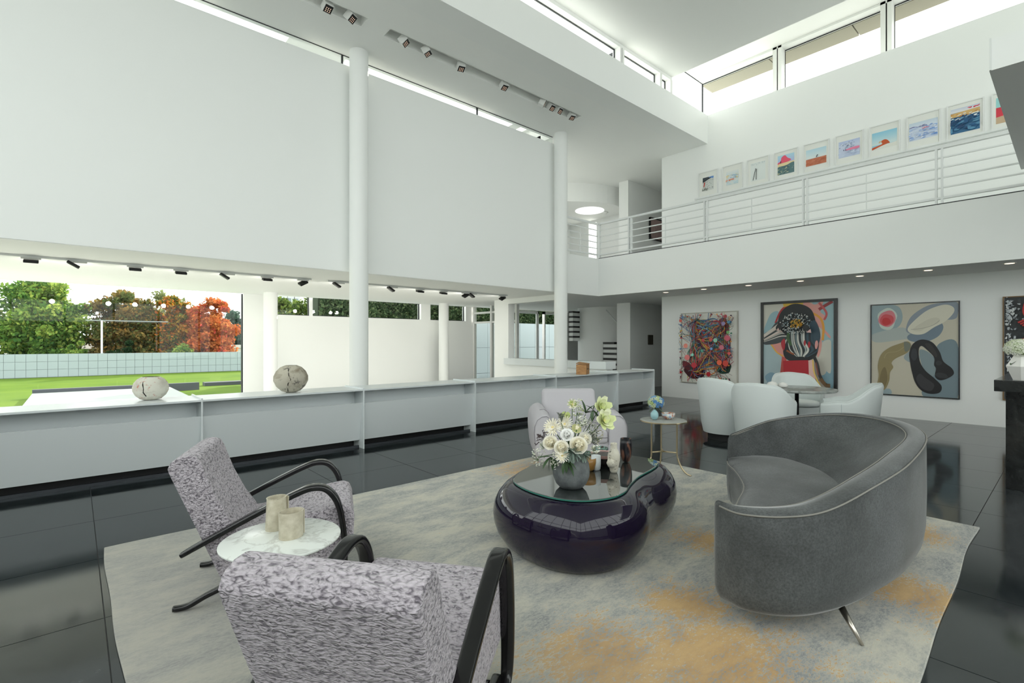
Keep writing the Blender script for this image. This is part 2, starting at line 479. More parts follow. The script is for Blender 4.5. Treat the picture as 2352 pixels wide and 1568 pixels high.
MB().tube([(13.0, 10.12, 2.45), (12.95, 9.8, 2.16), (12.92, 9.62, 2.02), (12.92, 9.60, 1.9)], 0.022, 8).build('handrail', M_rail, st, smooth=True)

# upper hall beyond the balcony
mb = MB().box(12.55, 8.77, ZF, 17.5, 8.95, ZH).box(12.30, 8.77, ZF, 12.55, 9.1, ZH)
struct('wall_upper_hall', mb, M_wall)
mb = MB()
mb.box(10.0, 12.2, ZF, 13.67, 12.35, ZH)
mb.box(10.0, 10.6, ZF, 10.12, 12.2, ZH)
mb.box(13.55, 8.95, ZF, 13.67, 10.97, ZH).box(13.55, 11.32, ZF, 13.67, 12.2, ZH).box(13.55, 10.97, 5.56, 13.67, 11.32, ZH).box(13.55, 10.97, ZF, 13.67, 11.32, 3.7)
struct('wall_upper_end', mb, M_wall)
n = 20; poly = [(10.12, 12.2), (13.55, 12.2)]
for k in range(n + 1):
    t = k / n
    poly.append((13.55 - 2.55 * t - 0.9 * t * t, 9.75 + 1.35 * t * t - 0.55 * math.sin(PI * t)))
struct('ceiling_alcove', MB().prism(poly, 5.64, ZH), M_ceil)
o = MB().lathe([(0.46, -0.012), (0.46, 0.0)], 48, (12.45, 10.36, 5.64)).build('skylight_glow_disc', M_disc)  # skylight made as a glowing disc, no opening in the roof above
tag(o, 'round white skylight over the upper landing, made as a glowing disc', 'skylight')
o = MB().lathe([(0.02, -0.07), (0.05, -0.06), (0.055, -0.03), (0.09, -0.02), (0.09, 0)], 20, (13.0, 10.15, 5.64)).build('smoke_detector', M_frame, smooth=True)
tag(o, 'small white detector on the ceiling beside the round skylight disc', 'detector')

# ------------------------------------------------------------------ glazed facades behind the camera
for name, fixed, rngx, axis in (('window_7', YE, (XE, XR), 0), ('window_8', XE, (YE, YW), 1)):
    w = thing(name, None, None); w['kind'] = 'structure'; w['label'] = 'glazed facade behind the viewer, low parts closed to cut the light'
    a = rngx[0]
    k = 0
    while a < rngx[1] - 0.1:
        b = min(a + 1.83, rngx[1])
        top = ZC
        low = (axis == 0 and 3.0 < a < 8.6) or (axis == 1 and a > 7.9)
        for z0, z1 in (((0.03, 3.4), (3.5, ZC)) if low else ((2.45, 3.4), (3.5, ZC))):
            if axis == 0: MB().box(a + 0.04, fixed, z0, b - 0.04, fixed + 0.01, z1).build('pane', M_glass, w)
            else: MB().box(fixed, a + 0.04, z0, fixed + 0.01, b - 0.04, z1).build('pane', M_glass, w)
        if axis == 0: MB().box(a - 0.04, fixed - 0.06, 0, a + 0.04, fixed + 0.08, ZC).build('mullion', M_frame, w)
        else: MB().box(fixed - 0.06, a - 0.04, 0, fixed + 0.08, a + 0.04, ZC).build('mullion', M_frame, w)
        a += 1.83
    if axis == 0: MB().box(XE, fixed - 0.05, 0, 3.2, fixed + 0.05, 2.4).box(8.7, fixed - 0.05, 0, XR, fixed + 0.05, 2.4).build('light_block_panel', M_wall, w)  # unseen solid panels added to cut the light low in the room
    else: MB().box(fixed - 0.05, YE, 0, fixed + 0.05, 8.0, 2.4).build('light_block_panel', M_wall, w)
    if axis == 0: MB().box(XE, fixed - 0.05, 3.4, XR, fixed + 0.06, 3.5).build('transom', M_frame, w)
    else: MB().box(fixed - 0.05, YE, 3.4, fixed + 0.06, YW, 3.5).build('transom', M_frame, w)

# ================================================================== GARDEN
ZL = -0.92
M_lawn = mat('lawn_grass', rough=0.8, spec=0.1)
_c = coords(M_lawn, scale=(1, 1, 1)); _n = noise(M_lawn, _c, 0.5, 6, 0.6); _n2 = noise(M_lawn, _c, 30, 2)
_r = ramp(M_lawn, _n, [(0.3, (0.062, 0.125, 0.008, 1)), (0.7, (0.11, 0.18, 0.012, 1))])
L(M_lawn, mixc(M_lawn, 0.25, _r.outputs[0], ramp(M_lawn, _n2, [(0.3, (0.045, 0.085, 0.006, 1)), (0.7, (0.13, 0.21, 0.016, 1))]).outputs[0]), bsdf(M_lawn).inputs[0])
bump(M_lawn, _n2, 0.03, 0.5)
sbox('ground', -90, 13.6, ZL - 0.2, 90, 140, ZL, m=M_lawn)['label'] = 'bright green lawn outside the picture window'
M_pave = mat('pale_terrace_stone', (0.42, 0.43, 0.42), 0.6)
sbox('ground_bounce_slab', -14, 13.62, -0.6, 14, 16.1, -0.12, m=mat('white_bounce_stone', (0.72, 0.72, 0.69), 0.6))  # unseen white slab added to bounce sunlight up to the soffit
sbox('ground_terrace', -40, -40, -0.6, 40, -5.2, -0.35, m=M_pave)
sbox('ground_terrace_side', -40, -5.2, -0.6, -4.2, 13.6, -0.35, m=M_pave)
sbox('ground_terrace_east', 17.9, -40, -0.6, 60, 13.6, -0.35, m=M_pave)
o = MB().box(-1.3, 23.0, ZL, 3.4, 28.4, ZL + 0.22).build('garden_pool_kerb', mat('garden_stone', (0.26, 0.29, 0.27), 0.5), bevel=0.02)
tag(o, 'low pale stone terrace slab set into the lawn', 'stone slab')
o = MB().box(-1.3, 28.42, ZL, 4.6, 28.7, ZL + 0.36).build('garden_shade_kerb', mat('shade_garden_stone', (0.07, 0.075, 0.09), 0.6))  # shaded face of the lawn drop, its darkness put into the colour
tag(o, 'low kerb behind the pale slab on the lawn, coloured dark as a shaded face', 'kerb')
o = MB().box(5.2, 30.5, ZL, 16, 31.2, ZL + 0.18).build('garden_shade_step', mat('shade_garden_stone', (0.07, 0.075, 0.09), 0.6))  # shade on the step face is put into the stone colour
tag(o, 'stone step crossing the lawn, coloured dark as a shaded face', 'step')
# panelled garden wall
M_panel = mat('white_enamel_panel', (0.36, 0.42, 0.45), 0.35)
M_joint = mat('grey_panel_joint', (0.18, 0.20, 0.23), 0.6)
YG = 45.0; PW = 0.512
gw = thing('garden_wall', 'long low white panelled garden wall at the far edge of the lawn', 'garden wall', (-9, YG, -0.93))
MB().box(0, 0.03, 0, 24, 0.25, 1.56).build('backing', M_joint, gw)
pm = None
for i in range(46):
    for j in range(3):
        if pm is None:
            p = MB().box(0.008, 0, 0.008, PW - 0.008, 0.028, PW - 0.008).build('panel', M_panel, gw, loc=(0, 0, 0)); pm = p.data
        else:
            p = bpy.data.objects.new('panel', pm); COL.objects.link(p); p.parent = gw
        p.location = (i * PW, 0, 0.03 + j * PW)
# nearer panelled wall behind the alcove with a clipped hedge above it
nw = thing('boundary_wall', 'white panelled boundary wall under the clipped hedge', 'garden wall', (5.6, 16.2, -0.93))
MB().box(0, 0.03, 0, 16.4, 0.25, 3.17).build('backing', M_joint, nw)
pm = None
for i in range(18):
    for j in range(3):
        if pm is None:
            p = MB().box(0.006, 0, 0.006, 0.908, 0.028, 1.05).build('panel', M_panel, nw); pm = p.data
        else:
            p = bpy.data.objects.new('panel', pm); COL.objects.link(p); p.parent = nw
        p.location = (i * 0.914, 0, 0.0 + j * 1.057)

M_leaf = bpy.data.materials.new('leaf'); M_leaf.use_nodes = True
nt = M_leaf.node_tree; nt.nodes.clear()
_vc = nt.nodes.new('ShaderNodeVertexColor'); _vc.layer_name = 'Col'
_d = nt.nodes.new('ShaderNodeBsdfDiffuse'); _t = nt.nodes.new('ShaderNodeBsdfTranslucent'); _m = nt.nodes.new('ShaderNodeMixShader'); _o = nt.nodes.new('ShaderNodeOutputMaterial')
_m.inputs[0].default_value = 0.4
for q in (_d, _t): nt.links.new(_vc.outputs[0], q.inputs[0])
nt.links.new(_d.outputs[0], _m.inputs[1]); nt.links.new(_t.outputs[0], _m.inputs[2]); nt.links.new(_m.outputs[0], _o.inputs[0])
M_bark = mat('bark', (0.05, 0.04, 0.032), 0.9)

def leaf_mesh(name, pts, size, cols, parent):
    n = len(pts)
    a = rng.normal(size=(n, 3)); a /= np.linalg.norm(a, axis=1)[:, None]
    b = rng.normal(size=(n, 3)); b -= (a * b).sum(1)[:, None] * a; b /= np.linalg.norm(b, axis=1)[:, None]
    s = size * (0.6 + 0.8 * rng.random(n))[:, None]
    v = np.empty((n, 4, 3))
    v[:, 0] = pts - a * s; v[:, 1] = pts + b * s * 0.55; v[:, 2] = pts + a * s; v[:, 3] = pts - b * s * 0.55
    me = bpy.data.meshes.new(name)
    me.vertices.add(n * 4); me.vertices.foreach_set('co', v.reshape(-1))
    me.loops.add(n * 4); me.loops.foreach_set('vertex_index', np.arange(n * 4, dtype=np.int32))
    me.polygons.add(n); me.polygons.foreach_set('loop_start', np.arange(0, n * 4, 4, dtype=np.int32))
    me.update(calc_edges=True); me.validate()
    at = me.color_attributes.new('Col', 'FLOAT_COLOR', 'CORNER')
    c4 = np.ones((n, 4, 4)); c4[:, :, :3] = cols[:, None, :]
    at.data.foreach_set('color', c4.reshape(-1))
    me.materials.append(M_leaf)
    o = bpy.data.objects.new(name, me); COL.objects.link(o)
    if parent: o.parent = parent
    return o
def tree(name, label, x, y, h, rad, pal, n, size, crown0=0.25, lobes=60, seed=1, group='trees beyond the garden wall'):
    R_ = np.random.default_rng(seed)
    t = thing(name, label, 'tree', (x, y, ZL), 0, group)
    MB().tube([(0, 0, 0), (0.1, 0, h * 0.3), (-0.1, 0.1, h * 0.6), (0, 0, h * 0.85)], lambda q: 0.025 * h * (1.1 - q), 8).build('trunk', M_bark, t, smooth=True)
    cs = []
    z0 = h * crown0
    for k in range(lobes):
        q = R_.random(); zz = z0 + (h - z0) * q
        env = math.sin(PI * min(1, 0.16 + 0.80 * (1 - abs(q - 0.42) / 0.62))) if False else (1 - ((q - 0.38) / 0.66) ** 2) ** 0.5 if abs(q - 0.38) < 0.66 else 0.1
        a = R_.random() * 2 * PI; rr = rad * env * math.sqrt(R_.random()) * 0.85
        cs.append((rr * math.cos(a), rr * math.sin(a), zz, rad * (0.12 + 0.12 * R_.random())))
        if k % 3 == 0:
            MB().tube([(0, 0, zz * 0.55), (rr * math.cos(a) * 0.9, rr * math.sin(a) * 0.9, zz * 0.95)], lambda s_: 0.008 * h * (1.1 - s_), 5).build('branch', M_bark, t)
    cs = np.array(cs)
    idx = R_.integers(0, lobes, n)
    d = R_.normal(size=(n, 3)); d /= np.linalg.norm(d, axis=1)[:, None]
    r = cs[idx, 3] * (0.25 + 0.95 * R_.random(n))
    p = cs[idx, :3] + d * r[:, None] * np.array([1, 1, 0.8])
    nf = n // 4
    dd = R_.normal(size=(nf, 3)); dd /= np.linalg.norm(dd, axis=1)[:, None]; dd *= (R_.random(nf) ** 0.4)[:, None]
    p[:nf] = dd * np.array([rad * .72, rad * .72, (h - z0) * .36]) + np.array([0, 0, z0 + (h - z0) * .42])
    p[:, 2] = np.maximum(p[:, 2], 0.4)
    pal = np.array([lin(*c)[:3] for c in pal])
    w_ = R_.random(lobes)
    ci = np.clip((w_[idx] * 0.6 + R_.random(n) * 0.4) * len(pal), 0, len(pal) - 1).astype(int)
    cols = pal[ci] * (0.6 + 0.5 * R_.random(n))[:, None]
    leaf_mesh('foliage', p, size, cols, t)
    return t
G1 = [(72, 112, 56), (104, 142, 68), (136, 166, 80), (170, 186, 92), (84, 120, 62)]
tree('maple_tree', 'large bright green leafy tree at the left of the picture window', -1.7, 52, 6.8, 3.7, G1, 26000, 0.15, 0.05, 90, 3)
tree('maple_tree', 'green tree cut off by the left edge of the photo', -6.9, 53, 5.2, 2.8, G1, 10000, 0.15, 0.05, 60, 5)
G2 = [(96, 112, 66), (112, 118, 70), (150, 128, 74), (122, 104, 66), (178, 138, 76)]
tree('oak_tree', 'dull olive and brown tree in the middle of the picture window', 3.4, 52, 6.2, 3.3, G2, 20000, 0.14, 0.06, 80, 8)
G3 = [(196, 150, 56), (210, 130, 50), (170, 140, 60), (96, 110, 54), (190, 110, 52)]
tree('ash_tree', 'yellow and orange autumn tree between the olive and red trees', 6.3, 51, 6.0, 2.2, G3, 15000, 0.14, 0.05, 70, 11)
G4 = [(214, 124, 66), (206, 112, 66), (214, 140, 80), (190, 110, 62), (214, 96, 78)]
tree('red_maple_tree', 'fiery red-orange autumn tree near the window jamb', 8.9, 49.5, 6.0, 2.5, G4, 19000, 0.13, 0.03, 80, 13)
G5 = [(74, 100, 88), (88, 112, 98), (64, 92, 76)]
tree('far_tree', 'bluish green distant tree right of the red tree', 14.3, 62, 6.4, 2.6, G5, 8000, 0.18, 0.05, 40, 17)
tree('far_tree', 'pale thin treetop showing above the orange tree', 7.6, 60, 8.0, 2.8, [(130, 140, 92), (150, 156, 100)], 3500, 0.18, 0.35, 18, 19)
for i, (x, s_, l) in enumerate(((-0.1, 23, 'low yellow-green bush right of the bright green tree'), (2.7, 24, 'dark round bush below the olive tree'), (6.5, 25, 'deep green bush between the orange and red trees'))):
    tree('garden_bush', l, x, 47.2, 2.4 + 0.5 * (i == 2), 1.1, G1 if i != 1 else [(40, 66, 40), (54, 80, 46)], 4500, 0.11, 0.0, 12, s_, 'bushes behind the garden wall')
# hedge, a tree and a tower block outside the strip windows
def hedge(name, label, x0, x1, y0, y1, z0, z1, n, size, pal, seed):
    R_ = np.random.default_rng(seed)
    t = thing(name, label, 'hedge', ((x0 + x1) / 2, (y0 + y1) / 2, z0))
    p = np.stack([R_.uniform(x0, x1, n), y0 + np.abs(R_.normal(0, 0.10, n)), R_.uniform(z0, z1, n)], 1)
    p[:, 1] += 0.10 * np.sin(p[:, 0] * 3.1) + 0.08 * np.sin(p[:, 2] * 4.3 + p[:, 0])
    p -= np.array(t.location)
    pal = np.array([lin(*c)[:3] for c in pal])
    cols = pal[R_.integers(0, len(pal), n)] * (0.6 + 0.8 * R_.random(n))[:, None]
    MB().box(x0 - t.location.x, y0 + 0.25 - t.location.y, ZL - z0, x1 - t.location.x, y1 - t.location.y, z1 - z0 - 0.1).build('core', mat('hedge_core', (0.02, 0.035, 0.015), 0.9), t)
    leaf_mesh('foliage', p, size, cols, t)
hedge('clipped_hedge', 'dense dark green clipped hedge above the boundary wall', 6.2, 22.0, 16.75, 17.9, 2.26, 3.9, 30000, 0.065, [(70, 92, 62), (92, 112, 78), (56, 78, 54), (112, 128, 92)], 31)
tree('hedge_tree', 'sunlit yellow-green tree outside the first strip window', 9.6, 30, 5.9, 2.4, [(120, 140, 70), (90, 116, 60), (150, 160, 84)], 12000, 0.12, 0.1, 20, 33, 'trees beyond the strip windows')
M_tow = mat('pale_tower_concrete', (0.55, 0.58, 0.60), 0.7); M_twin = mat('tower_window_glass', (0.20, 0.24, 0.28), 0.3)
tw = thing('tower_block', 'pale grey distant tower block at the left of the first strip window', 'building', (22.5, 76, ZL))
MB().box(-2.6, 0, 0, 2.6, 5, 16).build('wall', M_tow, tw)
wm = None
for i in range(5):
    for j in range(14):
        if wm is None:
            p = MB().box(-0.32, -0.06, 0, 0.32, 0.02, 0.62).build('window', M_twin, tw); wm = p.data
        else:
            p = bpy.data.objects.new('window', wm); COL.objects.link(p); p.parent = tw
        p.location = (-2.0 + i * 1.0, 0, 1.0 + j * 1.02)
# houses and a post seen over the garden wall
M_roof = mat('grey_slate_roof', (0.16, 0.16, 0.19), 0.7)
for x, y, w_, l in ((0.6, 58, 4.4, 'low house with a tan roof behind the bright green tree'), (5.4, 58, 4.2, 'low house with a grey slate roof behind the olive tree'), (13.2, 57, 4.0, 'flat white building at the right edge of the picture window')):
    h = thing('neighbour_house', l, 'house', (x, y, ZL), 0, 'houses beyond the garden wall')
    MB().box(-w_ / 2, 0, 0, w_ / 2, 3, 1.75).build('wall', mat('house_wall', (0.6, 0.6, 0.58), 0.7), h)
    rm = M_roof if x > 1 else mat('tan_roof', (0.36, 0.32, 0.27), 0.7)
    if x > 10: MB().box(-w_ / 2 - 0.1, -0.1, 1.75, w_ / 2 + 0.1, 3.1, 2.05).build('roof', mat('house_wall', (0.6, 0.6, 0.58), 0.7), h)
    else: MB().loft([[(-w_ / 2 - 0.2, -0.2, 1.75), (w_ / 2 + 0.2, -0.2, 1.75), (w_ / 2 + 0.2, 3.2, 1.75), (-w_ / 2 - 0.2, 3.2, 1.75)], [(-w_ / 4, 1.4, 2.6), (w_ / 4, 1.4, 2.6), (w_ / 4, 1.6, 2.6), (-w_ / 4, 1.6, 2.6)]]).build('roof', rm, h)
p = thing('utility_post', 'pale slim post with a crossbar standing behind the garden wall', 'post', (1.5, 46.8, ZL))
MB().box(-0.06, -0.06, 0, 0.06, 0.06, 3.9).build('shaft', M_rail, p)
MB().box(-0.9, -0.02, 3.88, 4.0, 0.02, 3.94).build('crossbar', mat('dull_steel', (0.3, 0.33, 0.34), 0.5), p)
# ================================================================== BALCONY RAILING
rl = thing('balcony_railing', 'white steel balcony railing with five thin horizontal bars', 'railing', (XB + 0.03, YB, ZF))
ox, oy, oz_ = XB + 0.03, YB, ZF
def rbar(y0, y1, z, w_, h_, name):
    MB().box(-w_ / 2, y0 - oy, z - h_ / 2, w_ / 2, y1 - oy, z + h_ / 2).build(name, M_rail, rl)
posts = [7.12, 5.20, 3.29, 1.41, -0.48]
rbar(-2.0, YB + 0.03, 0.885, 0.06, 0.045, 'top_rail')
rbar(-2.0, YB + 0.03, 0.10, 0.045, 0.035, 'bottom_rail')
for z in (0.725, 0.57, 0.415, 0.26):
    rbar(-2.0, YB + 0.03, z, 0.022, 0.022, 'bar')
for y in posts:
    for d in (-0.05, 0.02):
        MB().box(-0.03, y + d - oy, 0, 0.03, y + d + 0.028 - oy, 0.865).build('post', M_rail, rl)
for y in (6.16, 4.25, 2.35, 0.46):
    MB().box(-0.006, y - oy, 0.11, 0.006, y + 0.012 - oy, 0.72).build('spacer', M_rail, rl)
MB().box(-0.03, -0.03, 0, 0.03, 0.03, 0.865).build('corner_post', M_rail, rl)
rl2 = thing('balcony_railing', 'short white railing returning from the corner to the column', 'railing', (8.45, YB + 0.06, ZF))
for z, w_, h_, nm in ((0.885, 0.06, 0.045, 'top_rail'), (0.10, 0.045, 0.035, 'bottom_rail'), (0.725, 0.022, 0.022, 'bar'), (0.57, 0.022, 0.022, 'bar'), (0.415, 0.022, 0.022, 'bar'), (0.26, 0.022, 0.022, 'bar')):
    MB().box(0.0, -w_ / 2 - 0.03, z - h_ / 2, 1.58, w_ / 2 - 0.03, z + h_ / 2).build(nm, M_rail, rl2)
MB().box(0.9, -0.036, 0.11, 0.912, -0.024, 0.72).build('spacer', M_rail, rl2)

# ================================================================== CEILING SPOTLIGHTS
def spot_head(parent, tilt, turn, s=0.13):
    M = Matrix.Rotation(turn, 3, 'Z') @ Matrix.Rotation(tilt, 3, 'X')
    c = Vector((0, 0, -0.05))
    MB().obox(c, s, s, s * 0.9, M).build('housing', M_spot, parent, bevel=0.006)
    MB().obox(c + M @ Vector((0, 0, -s * 0.455)), s * 0.86, s * 0.86, 0.006, M).build('bezel', M_black, parent)
    mb = MB()
    for a in (-1, 0, 1):
        for b in (-1, 0, 1):
            mb.obox(c + M @ Vector((a * s * 0.22, b * s * 0.2 + s * 0.08, -s * 0.463)), s * 0.09, s * 0.09, 0.004, M)
    mb.build('led_lens', M_led, parent)
    MB().lathe([(0.008, -0.02), (0.008, 0.10)], 8).build('stem', M_spot, parent)
spots = [(2.71, -0.5, 0.1), (3.05, -0.75, 0.55), (3.93, -0.75, 0.75), (4.35, -0.5, 0.7), (5.04, -0.35, -0.3), (6.02, -0.45, -0.1), (7.02, -1.1, 0.9), (7.28, -0.7, 0.0), (7.50, -0.85, 0.1), (7.90, -0.45, -0.2)]
order = ['nearest', 'second nearest', 'third nearest', 'fourth nearest', 'fifth nearest', 'sixth nearest', 'seventh nearest', 'third from the far end', 'second from the far end', 'farthest']
for (x, ti, tu), od in zip(spots, order):
    s_ = thing('ceiling_spotlight', 'square white spotlight recessed in the ceiling slot, %s of the ten' % od, 'spotlight', (x, 7.065, ZH + 0.04), 0, 'spotlights in the ceiling slots')
    spot_head(s_, ti, tu)
# track under the balcony soffit by the garden window
for a, b, l in ((-2.4, 3.30, 'thin white lighting track left of the tall column'), (3.60, 8.1, 'thin white lighting track right of the tall column')):
    t = thing('lighting_track', l, 'track', ((a + b) / 2, 9.38, ZS))
    MB().box(a - (a + b) / 2, -0.018, -0.03, b - (a + b) / 2, 0.018, -0.001).build('rail', M_rail, t)
th = [(-0.43, 0), (0.05, 1), (0.70, 0), (1.28, 0), (1.94, 1), (2.55, 0), (3.16, 2), (3.84, 1), (4.98, 1), (5.62, 0), (6.22, 0), (6.83, 2), (7.05, 1), (7.95, 2)]
ordn = ['first', 'second', 'third', 'fourth', 'fifth', 'sixth', 'seventh', 'eighth', 'ninth', 'tenth', 'eleventh', 'twelfth', 'thirteenth', 'fourteenth']
for (x, k), od in zip(th, ordn):
    t = thing('track_light', 'flat black track light over the alcove, %s counted from the left' % od, 'track light', (x, 9.38, ZS - 0.03), 0, 'track lights over the alcove')
    MB().box(-0.11, -0.02, -0.022, 0.09, 0.02, 0.0).build('adapter', M_spot, t)
    M = Matrix.Rotation(0.25, 3, 'X') if k == 0 else (Matrix.Rotation(0.55, 3, 'Y') if k == 1 else Matrix.Rotation(-0.5, 3, 'Y') @ Matrix.Rotation(0.5, 3, 'X'))
    c = Vector((-0.01 - 0.05 * (k == 1), 0, -0.05 - 0.01 * (k == 2)))
    MB().obox(c, 0.15, 0.11, 0.035, M).build('head', M_black, t, bevel=0.004)
    ld = bpy.data.lights.new('track_beam', 'SPOT'); ld.energy = 36; ld.color = (1, 0.97, 0.90); ld.spot_size = 2.3; ld.spot_blend = 1.0; ld.shadow_soft_size = 0.06
    lo = bpy.data.objects.new('track_beam', ld); COL.objects.link(lo); lo.parent = t; lo.location = (0, 0.06, -0.09); lo.rotation_euler = (math.radians(62), 0, 0)
    MB().obox(c + M @ Vector((0, 0, -0.019)), 0.11, 0.05, 0.003, M).build('led_lens', mat('dark_lens', (0.10, 0.095, 0.09), 0.2), t)
# downlights in the balcony soffit
for y, od in zip((6.39, 5.45, 4.48, 3.50, 2.54, 1.60, 0.66), ('first', 'second', 'third', 'fourth', 'fifth', 'sixth', 'seventh')):
    d = thing('downlight', 'small round warm downlight under the balcony, %s from the hall corner' % od, 'downlight', (10.45, y, ZS), 0, 'downlights under the balcony')
    MB().lathe([(0.075, -0.006), (0.075, 0.0)], 24).build('trim_ring', M_frame, d)
    MB().lathe([(0.055, -0.009), (0.055, -0.0061)], 24).build('lens', M_lamp, d)
    ld = bpy.data.lights.new('downlight_beam', 'SPOT'); ld.energy = 14; ld.color = (1, 0.86, 0.7); ld.spot_size = 1.9; ld.spot_blend = 0.8; ld.shadow_soft_size = 0.05
    lo = bpy.data.objects.new('downlight_beam', ld); COL.objects.link(lo); lo.parent = d; lo.location = (0, 0, -0.03); lo.rotation_euler = (0, 0.25, 0)

# ================================================================== LOW SHELF UNITS ALONG THE WINDOW WALL
YS, DS = 6.20, 0.60
xs = [-2.63, -0.80, 1.03, 2.862, 4.70, 6.53, 8.36, 9.68]
lab = ['outside the left edge of the photo', 'at the left edge with the smaller cracked pot on it', 'with the larger cracked pot on it, behind the left armchair', 'third from the left, below the tall column',
       'fourth from the left, left of the lavender armchair', 'behind the lavender armchair with the wooden box on it', 'at the far right end of the row']
for k in range(7):
    a, b = xs[k], xs[k + 1]
    w_ = b - a
    u = thing('shelf_unit', 'long low white shelf unit ' + lab[k], 'shelf unit', (a, YS, 0), 0, 'white shelf units under the window')
    MB().box(0.008, 0.012, 0.762, w_ - 0.008, DS, 0.782).build('top_shelf', M_lac, u)
    MB().add([(0.008, 0.02, 0.60), (w_ - 0.008, 0.02, 0.60), (w_ - 0.008, 0.12, 0.10), (0.008, 0.12, 0.10), (0.008, 0.045, 0.605), (w_ - 0.008, 0.045, 0.605), (w_ - 0.008, 0.145, 0.10), (0.008, 0.145, 0.10)],
             [(0, 1, 2, 3), (7, 6, 5, 4), (0, 4, 5, 1), (1, 5, 6, 2), (2, 6, 7, 3), (3, 7, 4, 0)]).build('front_panel', M_lac, u)
    MB().box(0.008, 0.28, 0.15, w_ - 0.008, 0.30, 0.762).build('back_panel', M_lac, u)
    MB().box(0.008, 0.30, 0.0, w_ - 0.008, 0.34, 0.15).build('recessed_base', M_black, u)
    MB().box(0.008, 0.13, 0.0, w_ - 0.008, 0.155, 0.028).build('floor_strip', M_dkst, u)
    for x, nm in ((w_, 'divider'),) if k else ((0, 'divider'), (w_, 'divider')):
        MB().box(x - 0.008, 0, 0, x + 0.007, DS, 0.80).build(nm, M_lac, u)
# wire rings lying in the niche of one unit
for x, r, od in ((5.72, 0.12, 'left'), (5.95, 0.13, 'right')):
    pth = [(x + r * math.cos(a), YS + 0.2, 0.62 + r * math.sin(a)) for a in np.linspace(0, PI, 25)]
    o = MB().tube([(p[0] - x, 0.0, p[2] - 0.5) for p in pth], 0.003, 6).build('wire_ring', M_rail, loc=(x, YS + 0.2, 0.5))
    tag(o, 'thin wire arc in the shelf niche behind the sofa group, %s one' % od, 'wire ring')
    o.location.z = 0.5

# cracked ceramic pots
def pot_mat(name, c1, c2, c3, seed):
    m = mat(name, rough=0.75)
    c = coords(m, loc=(seed, 0, 0)); n1 = noise(m, c, 6, 6, 0.6, 0.8); n2 = noise(m, c, 14, 5, 0.7)
    r1 = ramp(m, n1, [(0.3, c2), (0.5, c1), (0.75, c1)])
    g = ramp(m, n2, [(0.56, (0, 0, 0, 1)), (0.66, (1, 1, 1, 1))])
    L(m, mixc(m, g.outputs[0], r1.outputs[0], c3), bsdf(m).inputs[0]); bump(m, n2, 0.006, 0.7)
    return m
M_pot1 = pot_mat('white_raku', lin(214, 212, 200), lin(188, 180, 168), lin(190, 120, 104), 3)
M_pot2 = pot_mat('grey_raku', lin(186, 180, 164), lin(140, 130, 112), lin(96, 92, 88), 9)
M_crack_shade = mat('dark_crack_and_shade', (0.012, 0.009, 0.008), 0.9)
def pot(loc, prof, m, label, crack, openr, sc_=1.0):
    t = thing('cracked_pot', label, 'pot', loc, 0, 'cracked pots on the shelf')
    wob = lambda a, z: 0.03 * math.sin(2 * a + 9 * z) + 0.018 * math.sin(5 * a + 3 * z)
    MB().lathe(prof, 56, wob=wob, cap1=False).build('body', m, t, smooth=True)
    zt = prof[-1][1]
    MB().lathe([(openr * 0.97, zt - 0.012), (openr * 0.9, zt - 0.004)], 40, wob=wob).build('mouth_shade_disc', M_crack_shade, t)  # near-black disc paints the shade inside the open mouth
    pts = []
    for (ang, z) in crack:
        for i in range(len(prof) - 1):
            (r0, z0), (r1, z1) = prof[i], prof[i + 1]
            if min(z0, z1) <= z <= max(z0, z1) and abs(z1 - z0) > 1e-6:
                r = r0 + (r1 - r0) * (z - z0) / (z1 - z0)
        r *= 1 + wob(ang, z)
        pts.append(((r + 0.0005) * math.cos(ang), (r + 0.0005) * math.sin(ang), z))
    MB().tube(pts, lambda q: 0.0045 * (0.6 + 0.7 * abs(math.sin(7 * q))), 6).build('crack', M_crack_shade, t)
CA = math.radians(-131)
prof = [(0.05, 0.0), (0.095, 0.012), (0.135, 0.05), (0.157, 0.10), (0.158, 0.14), (0.145, 0.185), (0.118, 0.222), (0.085, 0.245), (0.075, 0.248)]
pot((0.62, 6.60, 0.782), prof, M_pot1, 'smaller squat white cracked pot with pinkish stains', [(CA + 0.10, 0.20), (CA + 0.15, 0.17), (CA + 0.22, 0.13), (CA + 0.2, 0.09), (CA + 0.33, 0.05)], 0.075)
prof = [(0.05, 0.0), (0.11, 0.02), (0.165, 0.075), (0.195, 0.145), (0.192, 0.20), (0.165, 0.262), (0.12, 0.31), (0.07, 0.332), (0.06, 0.334)]
pot((2.02, 6.44, 0.782), prof, M_pot2, 'larger round grey cracked pot with a dark hole on top', [(CA + 0.02, 0.325), (CA + 0.20, 0.28), (CA + 0.26, 0.22), (CA + 0.38, 0.17), (CA + 0.22, 0.12), (CA + 0.15, 0.05), (CA + 0.1, 0.02)], 0.06)
# wooden box
bxm = thing('wooden_box', 'small rough oak box on the far shelf', 'box', (7.44, 6.36, 0.782), 0.5)
MB().box(-0.15, -0.1, 0, 0.15, 0.1, 0.19).build('body', M_wood_box, bxm, bevel=0.006)
MB().add([(-0.15, -0.105, 0.191), (0.15, -0.105, 0.191), (0.15, 0.105, 0.225), (-0.15, 0.105, 0.205), (-0.15, -0.105, 0.2), (0.15, -0.105, 0.205), (0.15, 0.105, 0.235), (-0.15, 0.105, 0.215)],
         [(3, 2, 1, 0), (4, 5, 6, 7), (0, 1, 5, 4), (1, 2, 6, 5), (2, 3, 7, 6), (3, 0, 4, 7)]).build('lid', M_wood_box, bxm)
MB().box(-0.12, -0.102, 0.10, 0.08, -0.1005, 0.112).build('crack', mat('dark_wood_crack', (0.03, 0.018, 0.01), 0.9), bxm)

